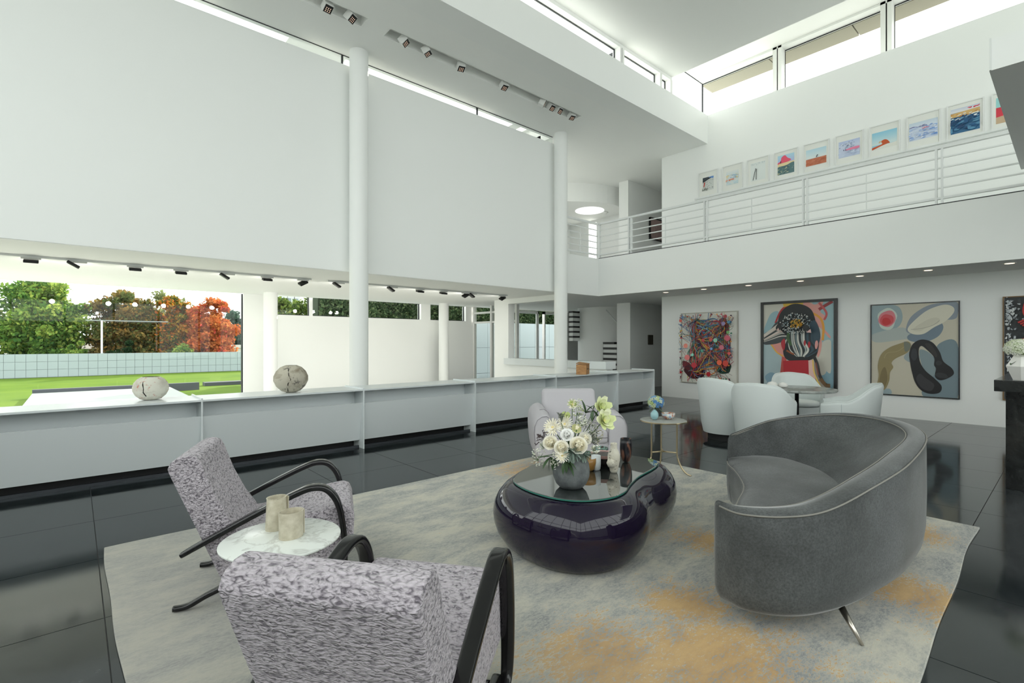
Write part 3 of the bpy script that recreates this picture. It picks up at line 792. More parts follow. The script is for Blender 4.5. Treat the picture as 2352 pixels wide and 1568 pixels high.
# ================================================================== FIREPLACE PIER
f = thing('stone_pier', 'black polished granite pier with an overhanging top slab at the right edge', 'fireplace', (6.70, 0.45, 0))
MB().box(0, -2.2, 0, 1.2, 0.0, 0.95).build('pier', M_granite, f, bevel=0.004)
MB().box(-0.33, -2.4, 0.95, 1.3, 0.055, 1.055).build('top_slab', M_granite, f, bevel=0.004)
mb = MB().lathe([(0.062, 0.0), (0.115, 0.125), (0.05, 0.235)], 6)
v = thing('hexagonal_vase', 'faceted white ceramic vase on the black pier', 'vase', (6.54, 0.335, 1.055))
mb.build('body', mat('white_ceramic', (0.74, 0.73, 0.70), 0.45), v)
# ================================================================== ART ON THE WALLS
# a picture lies in its own plane: u to the viewer's right, v up, both 0..1; layers of paint stand a hair proud of one another
class Art:
    def __init__(s, w, h, ground):
        s.w, s.h, s.mb, s.k = w, h, MB(), 0
        s.poly([(0, 0), (1, 0), (1, 1), (0, 1)], ground)
    def poly(s, pts, col, lift=True):
        if lift: s.k += 1
        e = -0.0004 * s.k
        pts = [(min(1, max(0, a)), min(1, max(0, b))) for a, b in pts]
        s.mb.add([(e, -a * s.w, b * s.h) for a, b in pts], [tuple(range(len(pts)))], lin(*col))
    def blob(s, u, v, ru, rv, col, rot=0, jit=0.06, n=22, rg=None):
        R_ = rg or random
        ph = [R_.random() * 6.28 for _ in range(3)]
        pts = []
        for k in range(n):
            a = 2 * PI * k / n
            q = 1 + jit * (math.sin(2 * a + ph[0]) + 0.7 * math.sin(3 * a + ph[1]) + 0.5 * math.sin(5 * a + ph[2]))
            x, y = ru * q * math.cos(a), rv * q * math.sin(a)
            pts.append((u + x * math.cos(rot) - y * math.sin(rot), v + x * math.sin(rot) + y * math.cos(rot)))
        s.poly(pts, col)
    def spline(s, P, col, n=8):
        s.poly([tuple(p) for p in catmull(P, n, True)], col)
    def stroke(s, P, w, col, n=8):
        Q = catmull(P, n); asp = s.w / s.h
        s.k += 1
        for i in range(len(Q) - 1):
            d = (Q[i + 1] - Q[i]); d = np.array([d[0] * s.w, d[1] * s.h]); l = np.linalg.norm(d) + 1e-9
            nx, ny = -d[1] / l * w / s.w, d[0] / l * w / s.h
            s.poly([(Q[i][0] - nx, Q[i][1] - ny), (Q[i + 1][0] - nx, Q[i + 1][1] - ny), (Q[i + 1][0] + nx, Q[i + 1][1] + ny), (Q[i][0] + nx, Q[i][1] + ny)], col, False)
def picture(name, label, y_left, z0, w, h, art, fm, fw, fd, cat='painting', group=None, mt=None, mat_w=0, x=XR):
    """frame left edge at y_left (seen from the room), bottom at z0"""
    t = thing(name, label, cat, (x, y_left, z0), 0, group)
    for nm, a in (('frame_side', (-fd, -fw, 0, -0.002, 0, h)), ('frame_side', (-fd, -w, 0, -0.002, -w + fw, h)),
                  ('frame_top', (-fd, -w + fw, h - fw, -0.002, -fw, h)), ('frame_bottom', (-fd, -w + fw, 0, -0.002, -fw, fw))):
        MB().box(*a).build(nm, fm, t)
    MB().box(-fd * 0.55, -w + fw, fw, -0.002, -fw, h - fw).build('backing_mat' if mat_w else 'canvas', mt or M_matb, t)
    o = art.mb.build('picture_print' if mat_w else 'painted_surface', M_print if mat_w else M_paint, t)
    o.location = (-fd * 0.55 - 0.001, -(w - art.w) / 2, (h - art.h) / 2)
    return t
M_matb = mat('white_mat_board', (0.76, 0.77, 0.73), 0.6)
M_f_white = mat('white_frame', (0.74, 0.75, 0.74), 0.35)
M_f_black = mat('black_frame', (0.01, 0.011, 0.012), 0.35)
M_f_thin = mat('pale_wood_frame', (0.5, 0.48, 0.42), 0.5)
M_f_gold = mat('brown_wood_frame', (0.20, 0.11, 0.035), 0.5)
RA = random.Random(21)

# 1 dense tangle of coloured lines and discs
A = Art(1.37, 1.67, (226, 226, 218))
pal = [(196, 60, 62), (60, 104, 150), (60, 130, 104), (150, 60, 76), (222, 150, 70), (40, 44, 60), (120, 170, 190), (196, 90, 100), (80, 50, 70), (200, 176, 80)]
A.blob(0.27, 0.88, 0.085, 0.055, (236, 186, 60), 0, 0.05, rg=RA)
A.blob(0.22, 0.70, 0.07, 0.06, (222, 182, 70), 0, 0.1, rg=RA)
A.blob(0.76, 0.84, 0.10, 0.08, (110, 78, 82), 0.3, 0.1, rg=RA); A.blob(0.80, 0.78, 0.07, 0.10, (128, 74, 78), 0.5, 0.1, rg=RA)
A.blob(0.24, 0.15, 0.21, 0.10, (70, 20, 34), 0, 0.06, rg=RA); A.blob(0.12, 0.22, 0.13, 0.06, (110, 36, 50), -0.5, 0.1, rg=RA)
A.blob(0.78, 0.22, 0.13, 0.085, (30, 64, 50), 0, 0.08, rg=RA)
A.blob(0.28, 0.63, 0.11, 0.13, (110, 140, 196), 0, 0.15, rg=RA); A.blob(0.29, 0.64, 0.085, 0.095, (226, 172, 80), 0, 0.12, rg=RA); A.blob(0.28, 0.63, 0.055, 0.065, (140, 150, 140), 0, 0.1, rg=RA)
A.blob(0.80, 0.50, 0.085, 0.06, (84, 126, 170), 0, 0.1, rg=RA); A.blob(0.60, 0.50, 0.09, 0.075, (198, 74, 78), 0, 0.1, rg=RA)
hubs = [(0.27, 0.88), (0.76, 0.82), (0.29, 0.63), (0.26, 0.16), (0.78, 0.23), (0.60, 0.48), (0.80, 0.50)]
for k in range(210):
    a, b = RA.sample(hubs, 2)
    j = lambda s_: RA.gauss(0, s_)
    A.stroke([(a[0] + j(.04), a[1] + j(.03)), ((a[0] * 2 + b[0]) / 3 + j(.07), (a[1] * 2 + b[1]) / 3 + j(.06)), ((a[0] + 2 * b[0]) / 3 + j(.07), (a[1] + 2 * b[1]) / 3 + j(.06)), (b[0] + j(.04), b[1] + j(.03))], RA.uniform(.004, .012), RA.choice(pal), 5)
for k in range(150):
    a = RA.choice(hubs); t_ = RA.random() * 6.28; l = RA.uniform(.08, .24)
    A.stroke([a, (a[0] + l * .5 * math.cos(t_) + RA.gauss(0, .02), a[1] + l * .5 * math.sin(t_)), (a[0] + l * math.cos(t_ + .3), a[1] + l * math.sin(t_ + .3))], RA.uniform(.003, .008), RA.choice(pal), 5)
for k in range(70):
    u, v = RA.choice([(RA.uniform(.03, .97), RA.uniform(.93, .98)), (RA.uniform(.03, .97), RA.uniform(.02, .08)), (RA.uniform(.92, .98), RA.uniform(.03, .95)), (RA.uniform(.02, .06), RA.uniform(.03, .95))])
    A.stroke([(u, v), (u + RA.gauss(0, .05), v + RA.gauss(0, .04)), ((u + .5) / 2 + RA.gauss(0, .1), (v + .5) / 2 + RA.gauss(0, .1))], .004, RA.choice([(30, 32, 36), (60, 104, 150), (150, 44, 52), (50, 90, 76)]), 5)
    A.blob(u, v, RA.uniform(.008, .018), RA.uniform(.008, .016), RA.choice(pal), 0, .03, 10, RA)
for u, v, r, c in ((.905, .64, .05, (206, 92, 112)), (.875, .94, .03, (170, 60, 70)), (.05, .90, .027, (222, 100, 90)), (.15, .53, .042, (232, 140, 124)), (.18, .36, .05, (226, 126, 124)), (.70, .61, .036, (150, 206, 180)), (.62, .62, .032, (196, 80, 78)),
                   (.48, .61, .03, (190, 70, 74)), (.77, .30, .045, (236, 104, 70)), (.31, .25, .05, (196, 56, 70)), (.81, .51, .042, (204, 112, 130)), (.63, .49, .024, (110, 160, 220)), (.46, .46, .026, (80, 160, 140)), (.28, .40, .026, (140, 216, 196)),
                   (.84, .84, .034, (150, 136, 180)), (.93, .86, .026, (80, 140, 170)), (.92, .72, .027, (110, 170, 100)), (.09, .95, .026, (110, 140, 180)), (.94, .43, .028, (214, 90, 84)), (.58, .13, .04, (176, 28, 40)), (.06, .14, .024, (180, 30, 44)), (.88, .29, .05, (200, 66, 54))):
    A.blob(u, v, r, r * .82, c, 0, .02, 18, RA)
picture('abstract_painting', 'dense multicoloured painting of tangled lines and discs in a pale thin frame', 6.58, 0.40, 1.43, 1.73, A, M_f_thin, 0.022, 0.05)

# 2 bold black-framed painting
A = Art(1.36, 1.80, (206, 204, 192))
A.poly([(0, .45), (0, .98), (.3, .95), (.25, .7), (.4, .5), (.1, .4)], (206, 204, 192))
A.spline([(.0, .66), (.06, .80), (.12, .88), (.22, .90), (.26, .80), (.14, .70), (.05, .63)], (150, 182, 190))
A.spline([(.72, .99), (.99, .99), (.99, .5), (.86, .42), (.84, .6), (.86, .8), (.78, .9)], (154, 184, 190))
A.spline([(.98, .55), (.99, .02), (.92, .05), (.82, .14), (.9, .2)], (134, 170, 184))
A.spline([(.0, .50), (.22, .46), (.29, .35), (.24, .15), (.1, .02), (0, .02)], (170, 190, 194))
A.spline([(.02, .10), (.1, .16), (.18, .14), (.2, .06), (.1, .01)], (128, 160, 178))
A.spline([(.84, .52), (.95, .55), (.96, .4), (.95, .18), (.84, .28), (.82, .4)], (204, 202, 190))
A.spline([(.22, .78), (.28, .94), (.42, 1.0), (.62, 1.0), (.75, .96), (.86, 1.0), (.82, .88), (.88, .82), (.84, .72), (.95, .6), (.93, .58), (.80, .70), (.84, .50), (.78, .36), (.74, .70), (.5, .9), (.3, .8)], (222, 158, 148))
A.stroke([(.72, .86), (.82, .80), (.86, .70), (.85, .55)], .022, (228, 160, 60)); A.stroke([(.18, .76), (.28, .92), (.45, .97)], .02, (176, 44, 50)); A.stroke([(.3, .97), (.42, .99), (.58, .965)], .045, (226, 186, 70))
A.stroke([(.80, .9), (.88, .94), (.98, .985)], .03, (150, 56, 60)); A.stroke([(.80, .98), (.90, .86), (.87, .78)], .02, (196, 90, 90))
A.poly([(.10, .50), (.25, .52), (.33, .38), (.34, .2), (.26, .02), (.22, .02), (.29, .34)], (222, 150, 140))
A.poly([(.28, .36), (.345, .34), (.35, .05), (.24, .05)], (196, 84, 76)); A.stroke([(.12, .50), (.20, .41), (.30, .36)], .014, (228, 170, 70))
A.spline([(.0, .62), (.10, .68), (.22, .78), (.36, .72), (.36, .58), (.24, .52), (.1, .5), (0, .51)], (64, 70, 74))
for k in range(9):
    q = k / 8
    A.stroke([(.0, .535 + .07 * q), (.12, .565 + .11 * q), (.26, .60 + .15 * q), (.36, .60 + .14 * q)], .012 + .006 * (k % 3), [(210, 204, 194), (44, 48, 50), (178, 174, 166), (226, 200, 190)][k % 4])
A.spline([(.22, .74), (.26, .88), (.40, .97), (.56, .97), (.70, .90), (.76, .76), (.80, .60), (.79, .44), (.74, .35), (.60, .305), (.44, .30), (.33, .34), (.30, .44), (.36, .58), (.28, .66)], (30, 34, 38))
A.spline([(.60, .66), (.74, .78), (.82, .62), (.78, .48), (.66, .38), (.58, .5)], (52, 74, 88))
for k in range(13):
    x = .37 + .028 * k
    A.stroke([(x, .66), (x + .005, .54), (x + .03 + .004 * k, .44), (.50 + .012 * k, .36)], .010 + .004 * (k % 3), [(206, 206, 198), (44, 50, 54), (176, 182, 178), (222, 220, 212), (110, 128, 132)][k % 5] if k < 9 else [(60, 84, 96), (40, 48, 54)][k % 2])
A.spline([(.27, .53), (.32, .57), (.33, .48), (.31, .43), (.28, .47)], (176, 40, 52)); A.blob(.61, .52, .014, .035, (176, 40, 52), 0, .05, 12, RA); A.blob(.67, .50, .018, .04, (176, 40, 52), -.1, .05, 12, RA); A.blob(.77, .50, .022, .05, (226, 160, 154), -.15, .05, 12, RA)
A.stroke([(.385, .64), (.37, .58), (.40, .52), (.41, .49)], .03, (64, 96, 56))
A.stroke([(.35, .43), (.42, .40), (.46, .385)], .018, (150, 82, 46))
for k in range(420):
    a, q = RA.random() * 6.28, RA.random() ** .6
    u, v = .51 + .21 * q * math.cos(a), .745 + .125 * q * math.sin(a)
    A.blob(u, v, RA.uniform(.005, .012), RA.uniform(.004, .009), RA.choice([(210, 214, 212), (226, 226, 220), (40, 46, 50), (140, 160, 168), (40, 46, 50)] if q > .42 else [(216, 160, 40), (196, 140, 30), (110, 120, 60), (226, 172, 56)]), a, .2, 6, RA)
A.blob(.285, .71, .045, .04, (24, 26, 28), 0, .1, 14, RA); A.blob(.67, .69, .05, .035, (24, 26, 30), 0, .1, 14, RA)
A.poly([(.245, .665), (.275, .70), (.29, .665)], (222, 190, 184)); A.poly([(.67, .64), (.73, .68), (.74, .635)], (222, 180, 176))
A.poly([(.345, .31), (.70, .325), (.715, .0), (.36, .0)], (172, 24, 38))
A.poly([(.70, .32), (.77, .33), (.80, .08), (.86, .0), (.715, .0)], (226, 186, 176)); A.stroke([(.76, .33), (.775, .2), (.82, .1), (.87, .02)], .012, (226, 190, 90))
A.stroke([(.775, .37), (.82, .28), (.85, .16), (.92, .06), (.98, .02)], .03, (44, 42, 42)); A.stroke([(.80, .30), (.835, .16)], .012, (130, 70, 60)); A.stroke([(.86, .12), (.93, .055), (.99, .05)], .035, (104, 76, 44))
picture('abstract_painting', 'bold painting with a black mass over a red block in a wide black frame', 4.635, 0.42, 1.47, 1.865, A, M_f_black, 0.055, 0.07)

# 3 soft grey painting with rounded forms
A = Art(1.25, 1.67, (196, 190, 172))
A.spline([(0, .99), (.30, .99), (.38, .88), (.34, .76), (.20, .70), (.1, .62), (0, .66)], (146, 164, 168))
A.spline([(.0, .66), (.2, .72), (.4, .74), (.5, .64), (.3, .60), (.05, .58)], (170, 178, 174))
A.spline([(.42, .72), (.48, .86), (.66, .97), (.85, 1.0), (.99, .99), (.99, .86), (.95, .82), (.80, .80), (.60, .66), (.48, .67)], (136, 146, 156))
A.spline([(.45, .66), (.62, .72), (.78, .80), (.84, .74), (.78, .64), (.62, .58), (.46, .60)], (112, 128, 142))
A.spline([(.80, .57), (.99, .56), (.99, .0), (.62, .0), (.66, .2), (.72, .4)], (116, 134, 142))
A.spline([(.58, .50), (.72, .44), (.76, .26), (.66, .2), (.60, .34)], (130, 146, 150))
A.spline([(.42, .45), (.52, .50), (.58, .40), (.48, .36), (.40, .40)], (150, 162, 164))
A.spline([(.08, .03), (.22, .06), (.24, .0), (.06, 0)], (150, 168, 174))
A.blob(.195, .845, .125, .115, (196, 206, 196), 0, .08, 24, RA); A.blob(.195, .845, .105, .092, (212, 124, 132), 0, .05, 24, RA); A.blob(.19, .83, .082, .068, (206, 78, 84), 0, .05, 24, RA); A.blob(.185, .815, .055, .04, (196, 44, 48), 0, .05, 20, RA)
A.spline([(.44, .72), (.50, .80), (.66, .92), (.84, .975), (.94, .95), (.95, .89), (.86, .80), (.74, .74), (.62, .67), (.50, .67)], (212, 208, 190))
A.spline([(.50, .72), (.60, .79), (.72, .84), (.80, .83), (.78, .78), (.68, .75), (.58, .70)], (202, 198, 180)); A.stroke([(.48, .72), (.60, .73), (.72, .76), (.80, .81)], .004, (160, 156, 142))
A.spline([(.36, .57), (.44, .59), (.48, .55), (.44, .47), (.30, .40), (.25, .35), (.27, .30), (.23, .24), (.22, .15), (.17, .05), (.11, .04), (.07, .09), (.09, .20), (.08, .32), (.12, .44), (.22, .52)], (146, 132, 92))
A.spline([(.10, .10), (.12, .24), (.17, .30), (.20, .18), (.16, .07)], (122, 108, 72)); A.spline([(.40, .585), (.47, .56), (.46, .50), (.41, .48)], (116, 120, 108)); A.stroke([(.16, .40), (.20, .46), (.32, .48), (.40, .53)], .004, (166, 152, 112))
A.spline([(.46, .46), (.50, .56), (.60, .61), (.72, .58), (.80, .48), (.84, .38), (.93, .31), (.95, .25), (.88, .20), (.80, .18), (.75, .22), (.76, .30), (.74, .34), (.74, .42), (.66, .50), (.60, .54), (.57, .50), (.58, .38), (.64, .28), (.74, .20), (.82, .12), (.80, .05), (.70, .03), (.60, .06), (.53, .14), (.49, .26), (.47, .36)], (14, 14, 18))
A.spline([(.48, .44), (.50, .51), (.54, .50), (.55, .42), (.52, .38), (.49, .40)], (44, 46, 52)); A.spline([(.54, .18), (.58, .24), (.64, .20), (.74, .13), (.70, .06), (.60, .09)], (50, 48, 52)); A.blob(.82, .23, .07, .028, (42, 42, 46), -.1, .04, 18, RA); A.spline([(.64, .56), (.70, .56), (.77, .46), (.76, .42), (.70, .48)], (44, 40, 40)); A.blob(.79, .36, .035, .025, (40, 40, 44), 0, .04, 18, RA)
picture('abstract_painting', 'grey and cream painting with a red spot and a black looping form', 2.615, 0.415, 1.282, 1.705, A, M_f_black, 0.016, 0.045)

# 4 dark painting at the edge
A = Art(1.25, 1.67, (40, 44, 46))
for k in range(60):
    A.stroke([(RA.random(), RA.random()), (RA.random(), RA.random())], RA.uniform(.01, .03), RA.choice([(28, 31, 34), (54, 58, 60), (36, 40, 44)]), 3)
for k in range(160):
    A.blob(.02 + abs(RA.gauss(0, .05)), RA.choice([RA.random(), RA.gauss(.85, .07)]), RA.uniform(.004, .016), RA.uniform(.004, .014), RA.choice([(196, 202, 206), (150, 158, 164), (220, 222, 222)]), 0, .3, 7, RA)
for k in range(40):
    A.blob(RA.uniform(.1, .6), RA.choice([.74, .5]) + RA.gauss(0, .03), .006, .006, (200, 204, 206), 0, .3, 6, RA)
A.spline([(.17, .86), (.2, .95), (.34, .96), (.40, .85), (.30, .78), (.2, .80)], (190, 32, 30))
for k in range(7):
    A.stroke([(.30, .84 - .012 * k), (.22 + .01 * k, .79 - .015 * k), (.13 + .02 * k, .75 - .016 * k)], .012, (186, 34, 30))
for k in range(4):
    A.stroke([(.36, .66 - .02 * k), (.26, .62 - .02 * k), (.16 + .02 * k, .585 - .02 * k)], .012, (180, 34, 32))
picture('abstract_painting', 'dark black and red painting with white flecks cut by the right edge', 0.805, 0.45, 1.29, 1.70, A, M_f_gold, 0.016, 0.045)

# row of framed prints along the balcony wall
def sky(A, top, bot, v0, v1, n=10, u0=0, u1=1):
    for k in range(n):
        t_ = (k + .5) / n
        A.poly([(u0, v1 + (v0 - v1) * k / n), (u1, v1 + (v0 - v1) * k / n), (u1, v1 + (v0 - v1) * (k + 1) / n), (u0, v1 + (v0 - v1) * (k + 1) / n)], tuple(int(a + (b - a) * t_) for a, b in zip(top, bot)), k == 0)
def specks(A, n, u0, u1, v0, v1, cols, s=.03, fl=.3):
    for k in range(n):
        A.blob(RA.uniform(u0, u1), RA.uniform(v0, v1), s * RA.uniform(.4, 1.3), s * fl * RA.uniform(.5, 1.4), RA.choice(cols), RA.gauss(.2, .15), .15, 8, RA)
arts = []
def new(w, h, g): A_ = Art(w * 1.38, h * 1.34, g); arts.append(A_); return A_
A = new(.20, .24, (206, 210, 206)); A.spline([(0, .99), (.6, .99), (.9, .93), (.5, .80), (.1, .66), (0, .7)], (70, 78, 84)); A.spline([(.55, .97), (.98, .99), (.98, .85), (.8, .86)], (110, 150, 210)); specks(A, 60, 0, 1, .1, .75, [(150, 156, 156), (90, 96, 96), (226, 228, 226)], .04); A.stroke([(.05, .68), (.4, .78), (.8, .9)], .006, (40, 44, 48)); A.stroke([(.15, .28), (.2, .45), (.22, .62)], .012, (196, 70, 56)); specks(A, 40, 0, .5, 0, .15, [(70, 72, 60), (100, 104, 90)], .05)
A = new(.21, .24, (216, 224, 224)); sky(A, (226, 230, 228), (206, 218, 222), .7, 1, 5); specks(A, 40, 0, 1, .4, .75, [(120, 170, 214), (160, 196, 220), (236, 214, 150)], .07); specks(A, 24, 0, .7, .28, .40, [(226, 130, 96), (236, 160, 130)], .07); specks(A, 20, 0, 1, 0, .25, [(190, 216, 224), (206, 224, 228)], .09)
A = new(.23, .30, (222, 228, 226)); specks(A, 40, .0, .95, .86, .96, [(160, 172, 174), (196, 204, 204)], .03); A.stroke([(.18, .03), (.27, .35), (.36, .64)], .006, (40, 42, 44)); A.stroke([(.40, .04), (.40, .35), (.42, .60)], .006, (40, 42, 44)); A.blob(.36, .65, .025, .02, (40, 42, 44), 0, .1, 8, RA); A.blob(.43, .61, .025, .02, (40, 42, 44), 0, .1, 8, RA)
A = new(.24, .31, (150, 180, 220)); sky(A, (170, 210, 226), (170, 180, 220), .58, 1, 6); A.spline([(.0, .62), (.18, .72), (.25, .9), (.45, .97), (.6, .82), (.8, .70), (.7, .62), (.3, .58), (0, .56)], (226, 84, 110)); A.spline([(0, .56), (.5, .60), (1, .60), (.98, .5), (.4, .42), (0, .40)], (228, 206, 160)); A.spline([(0, .40), (.5, .44), (1, .52), (.99, .0), (0, .0)], (84, 116, 120)); specks(A, 30, 0, 1, .05, .42, [(120, 146, 140), (60, 90, 96), (170, 176, 150)], .08); A.stroke([(.2, .58), (.21, .70)], .008, (50, 50, 54))
A = new(.27, .25, (200, 214, 222)); sky(A, (180, 212, 226), (220, 228, 228), .45, 1, 8); A.poly([(0, .0), (1, .0), (1, .44), (0, .42)], (196, 116, 84)); specks(A, 50, 0, 1, .02, .40, [(186, 106, 76), (206, 130, 98)], .09, .25); A.stroke([(.53, .44), (.55, .52), (.60, .58)], .010, (60, 60, 70))
A = new(.26, .24, (196, 206, 228)); sky(A, (180, 194, 226), (206, 214, 232), .6, 1, 6); specks(A, 50, 0, .75, .55, .92, [(110, 122, 156), (222, 228, 236), (150, 162, 190)], .05); A.spline([(.3, .42), (.6, .50), (1, .50), (.98, .38), (.6, .36)], (226, 130, 160)); specks(A, 24, 0, 1, .05, .36, [(186, 200, 226), (206, 216, 234)], .1); A.blob(.27, .42, .02, .05, (90, 90, 120), 0, .1, 8, RA); A.blob(.36, .42, .02, .05, (90, 90, 120), 0, .1, 8, RA)
A = new(.28, .24, (150, 200, 220)); sky(A, (140, 196, 220), (206, 222, 222), .25, 1, 9); A.poly([(0, .0), (1, .0), (1, .25), (.5, .2), (0, .08)], (222, 222, 214)); A.spline([(0, .02), (0, .14), (.4, .26), (.36, .42), (.5, .50), (.62, .44), (.72, .24), (.62, .22), (.4, .16)], (190, 84, 44)); A.blob(.33, .40, .06, .06, (200, 180, 150), 0, .2, 12, RA)
A = new(.29, .24, (206, 216, 232)); sky(A, (190, 206, 220), (214, 222, 234), .7, 1, 5); specks(A, 30, 0, .6, .70, .78, [(90, 90, 150), (120, 120, 170)], .05, .2); specks(A, 70, 0, 1, .05, .68, [(110, 146, 206), (226, 232, 242), (150, 180, 224), (190, 206, 234)], .09, .3); specks(A, 8, .4, .7, .52, .60, [(226, 130, 140)], .05, .3)
A = new(.27, .32, (60, 110, 150)); sky(A, (196, 204, 220), (226, 226, 228), .84, 1, 4); specks(A, 8, .6, 1, .90, .94, [(206, 60, 70)], .06, .3); A.poly([(0, .66), (1, .66), (1, .86), (0, .82)], (206, 170, 110)); specks(A, 16, 0, 1, .66, .78, [(226, 224, 212), (190, 140, 80)], .1, .25); specks(A, 30, 0, 1, .52, .66, [(232, 236, 236), (40, 70, 110), (120, 160, 190)], .07, .3); specks(A, 40, 0, 1, .03, .5, [(40, 88, 130), (84, 136, 170), (30, 66, 104)], .13, .3)
A = new(.27, .32, (150, 206, 206)); A.poly([(0, .25), (1, .35), (1, .62), (0, .62)], (206, 60, 76)); A.poly([(0, .0), (1, .0), (1, .35), (0, .25)], (196, 170, 140))
labs = ['snowy slope with a small red figure', 'pale blue and orange seascape', 'two thin dark lines on white', 'red flare over a dark green sea', 'pale sky over terracotta sand',
        'lilac snow scene with a pink streak', 'rust-red rider kicking up dust under a blue sky', 'white and blue snowfield', 'deep blue water with a tan horizon', 'red and aqua scene half hidden by the slab']
yl = [6.116, 5.527, 4.95, 4.369, 3.789, 3.208, 2.639, 2.065, 1.505, 0.937]
for A, l, y in zip(arts, labs, yl):
    picture('framed_print', 'white framed print of ' + l, y, 4.93, 0.478, 0.60, A, M_f_white, 0.018, 0.035, 'framed print', 'row of framed prints on the balcony wall', M_matb, 0.1)
# ledge the prints stand on
o = MB().box(XR - 0.075, 0.3, 4.895, XR - 0.001, 6.2, 4.928).build('picture_ledge', M_rail)
tag(o, 'long thin white ledge under the framed prints', 'ledge')
# upper hall picture and the small plaque
A = Art(.80, .62, (176, 150, 146)); specks(A, 60, 0, 1, 0, 1, [(186, 162, 158), (164, 138, 136), (150, 126, 124)], .06, .7)
t = picture('dark_framed_picture', 'dusky pink picture in a black frame on the upper hall wall', 0, 0, .86, .68, A, M_f_black, .03, .06, x=0)
t.rotation_euler = (0, 0, PI / 2); t.location = (13.37, 8.768, 4.60)
o = MB().box(13.31, 8.73, 1.33, 13.56, 8.768, 1.63).build('wall_plaque', mat('bronze_plaque', (0.05, 0.045, 0.032), 0.6), bevel=0.006)
tag(o, 'small dark bronze plaque on the passage wall', 'plaque')
# ================================================================== RUG
M_rug = mat('distressed_silk_rug', rough=0.75, spec=0.2)
_p = coords(M_rug)
_st = coords(M_rug, scale=(1.0, 2.0, 1))
big = noise(M_rug, _p, 0.9, 3, 0.5, 0.5); mid = noise(M_rug, _st, 2.4, 12, 0.74, 0.2); fine = noise(M_rug, _st, 40, 6, 0.85)
base = ramp(M_rug, mid, [(0.32, lin(120, 124, 128)), (0.46, lin(156, 157, 154)), (0.58, lin(190, 187, 174)), (0.75, lin(204, 199, 182))])
sp = ramp(M_rug, fine, [(0.46, (0, 0, 0, 1)), (0.54, (1, 1, 1, 1))])
c1 = mixc(M_rug, 0.0, base.outputs[0], lin(206, 202, 188))
mm = N(M_rug, 'ShaderNodeMath', operation='MULTIPLY'); L(M_rug, sp.outputs[0], mm.inputs[0]); mm.inputs[1].default_value = 0.4
c1 = mixc(M_rug, mm.outputs[0], base.outputs[0], lin(208, 205, 192))
def patch(cx, cy, r0, r1, sx=1.0, sy=1.0):
    vm = N(M_rug, 'ShaderNodeMapping'); vm.vector_type = 'POINT'
    vm.inputs['Location'].default_value = (-cx * sx, -cy * sy, 0); vm.inputs['Scale'].default_value = (sx, sy, 0)
    t_ = N(M_rug, 'ShaderNodeTexCoord'); L(M_rug, t_.outputs['Object'], vm.inputs[0])
    ln = N(M_rug, 'ShaderNodeVectorMath', operation='LENGTH'); L(M_rug, vm.outputs[0], ln.inputs[0])
    mr = N(M_rug, 'ShaderNodeMapRange'); mr.inputs[1].default_value = r0; mr.inputs[2].default_value = r1; mr.inputs[3].default_value = 1; mr.inputs[4].default_value = 0
    L(M_rug, ln.outputs['Value'], mr.inputs[0]); return mr.outputs[0]
def madd(a, b, op='ADD'):
    q = N(M_rug, 'ShaderNodeMath', operation=op)
    for i, v in enumerate((a, b)):
        if hasattr(v, 'is_output'): L(M_rug, v, q.inputs[i])
        else: q.inputs[i].default_value = v
    return q.outputs[0]
om = patch(2.05, 1.0, 0.15, 1.0, 1.1, 1.2)
for a in ((1.75, 1.35, 0.1, 0.62), (2.45, 1.35, 0.05, 0.5), (3.45, 0.55, 0.05, 0.55), (3.7, 3.9, 0.05, 0.75), (4.6, 0.75, 0.0, 0.45), (3.3, 1.75, 0.0, 0.45)):
    om = madd(om, patch(*a), 'MAXIMUM')
# break the ochre up with streaky wear
oc = madd(madd(om, 0.30, 'MULTIPLY'), madd(madd(mid, 0.62, 'MULTIPLY'), madd(fine, 1.1, 'MULTIPLY')))
oc = madd(oc, 0.7, 'MULTIPLY')
om2 = ramp(M_rug, oc, [(0.735, (0, 0, 0, 1)), (0.765, (1, 1, 1, 1))])
oc_col = ramp(M_rug, mid, [(0.35, lin(176, 134, 74)), (0.65, lin(200, 160, 98))])
fo = madd(om2.outputs[0], 0.85, 'MULTIPLY')
c2 = mixc(M_rug, fo, c1, oc_col.outputs[0])
# grey zone at the left
gz = N(M_rug, 'ShaderNodeSeparateXYZ'); _t = N(M_rug, 'ShaderNodeTexCoord'); L(M_rug, _t.outputs['Object'], gz.inputs[0])
gr = N(M_rug, 'ShaderNodeMapRange'); gr.inputs[1].default_value = 0.3; gr.inputs[2].default_value = 2.2; gr.inputs[3].default_value = 0.55; gr.inputs[4].default_value = 0
L(M_rug, gz.outputs[0], gr.inputs[0])
c3 = mixc(M_rug, gr.outputs[0], c2, lin(156, 154, 148))
L(M_rug, c3, bsdf(M_rug).inputs[0]); bump(M_rug, fine, 0.003, 0.5)
bsdf(M_rug).inputs['Sheen Weight'].default_value = 0.15
n = 40; pts = []
def edge(p, q, amp, ph):
    for k in range(n):
        t_ = k / n
        d = Vector((q[0] - p[0], q[1] - p[1])); nn = Vector((-d.y, d.x)).normalized() * amp * (math.sin(9 * t_ + ph) * .6 + .4 * math.sin(23 * t_ + ph))
        pts.append((p[0] + d.x * t_ + nn.x, p[1] + d.y * t_ + nn.y))
c = [(0.15, 0.40), (5.10, 0.48), (5.13, 4.36), (0.15, 4.34)]
for k in range(4): edge(c[k], c[(k + 1) % 4], (0.018, 0.006, 0.006, 0.012)[k], k)
o = MB().prism(pts, 0.001, 0.016).build('area_rug', M_rug, bevel=0.004)
tag(o, 'large distressed grey rug with ochre patches under the seating group', 'rug')
ZR = 0.016

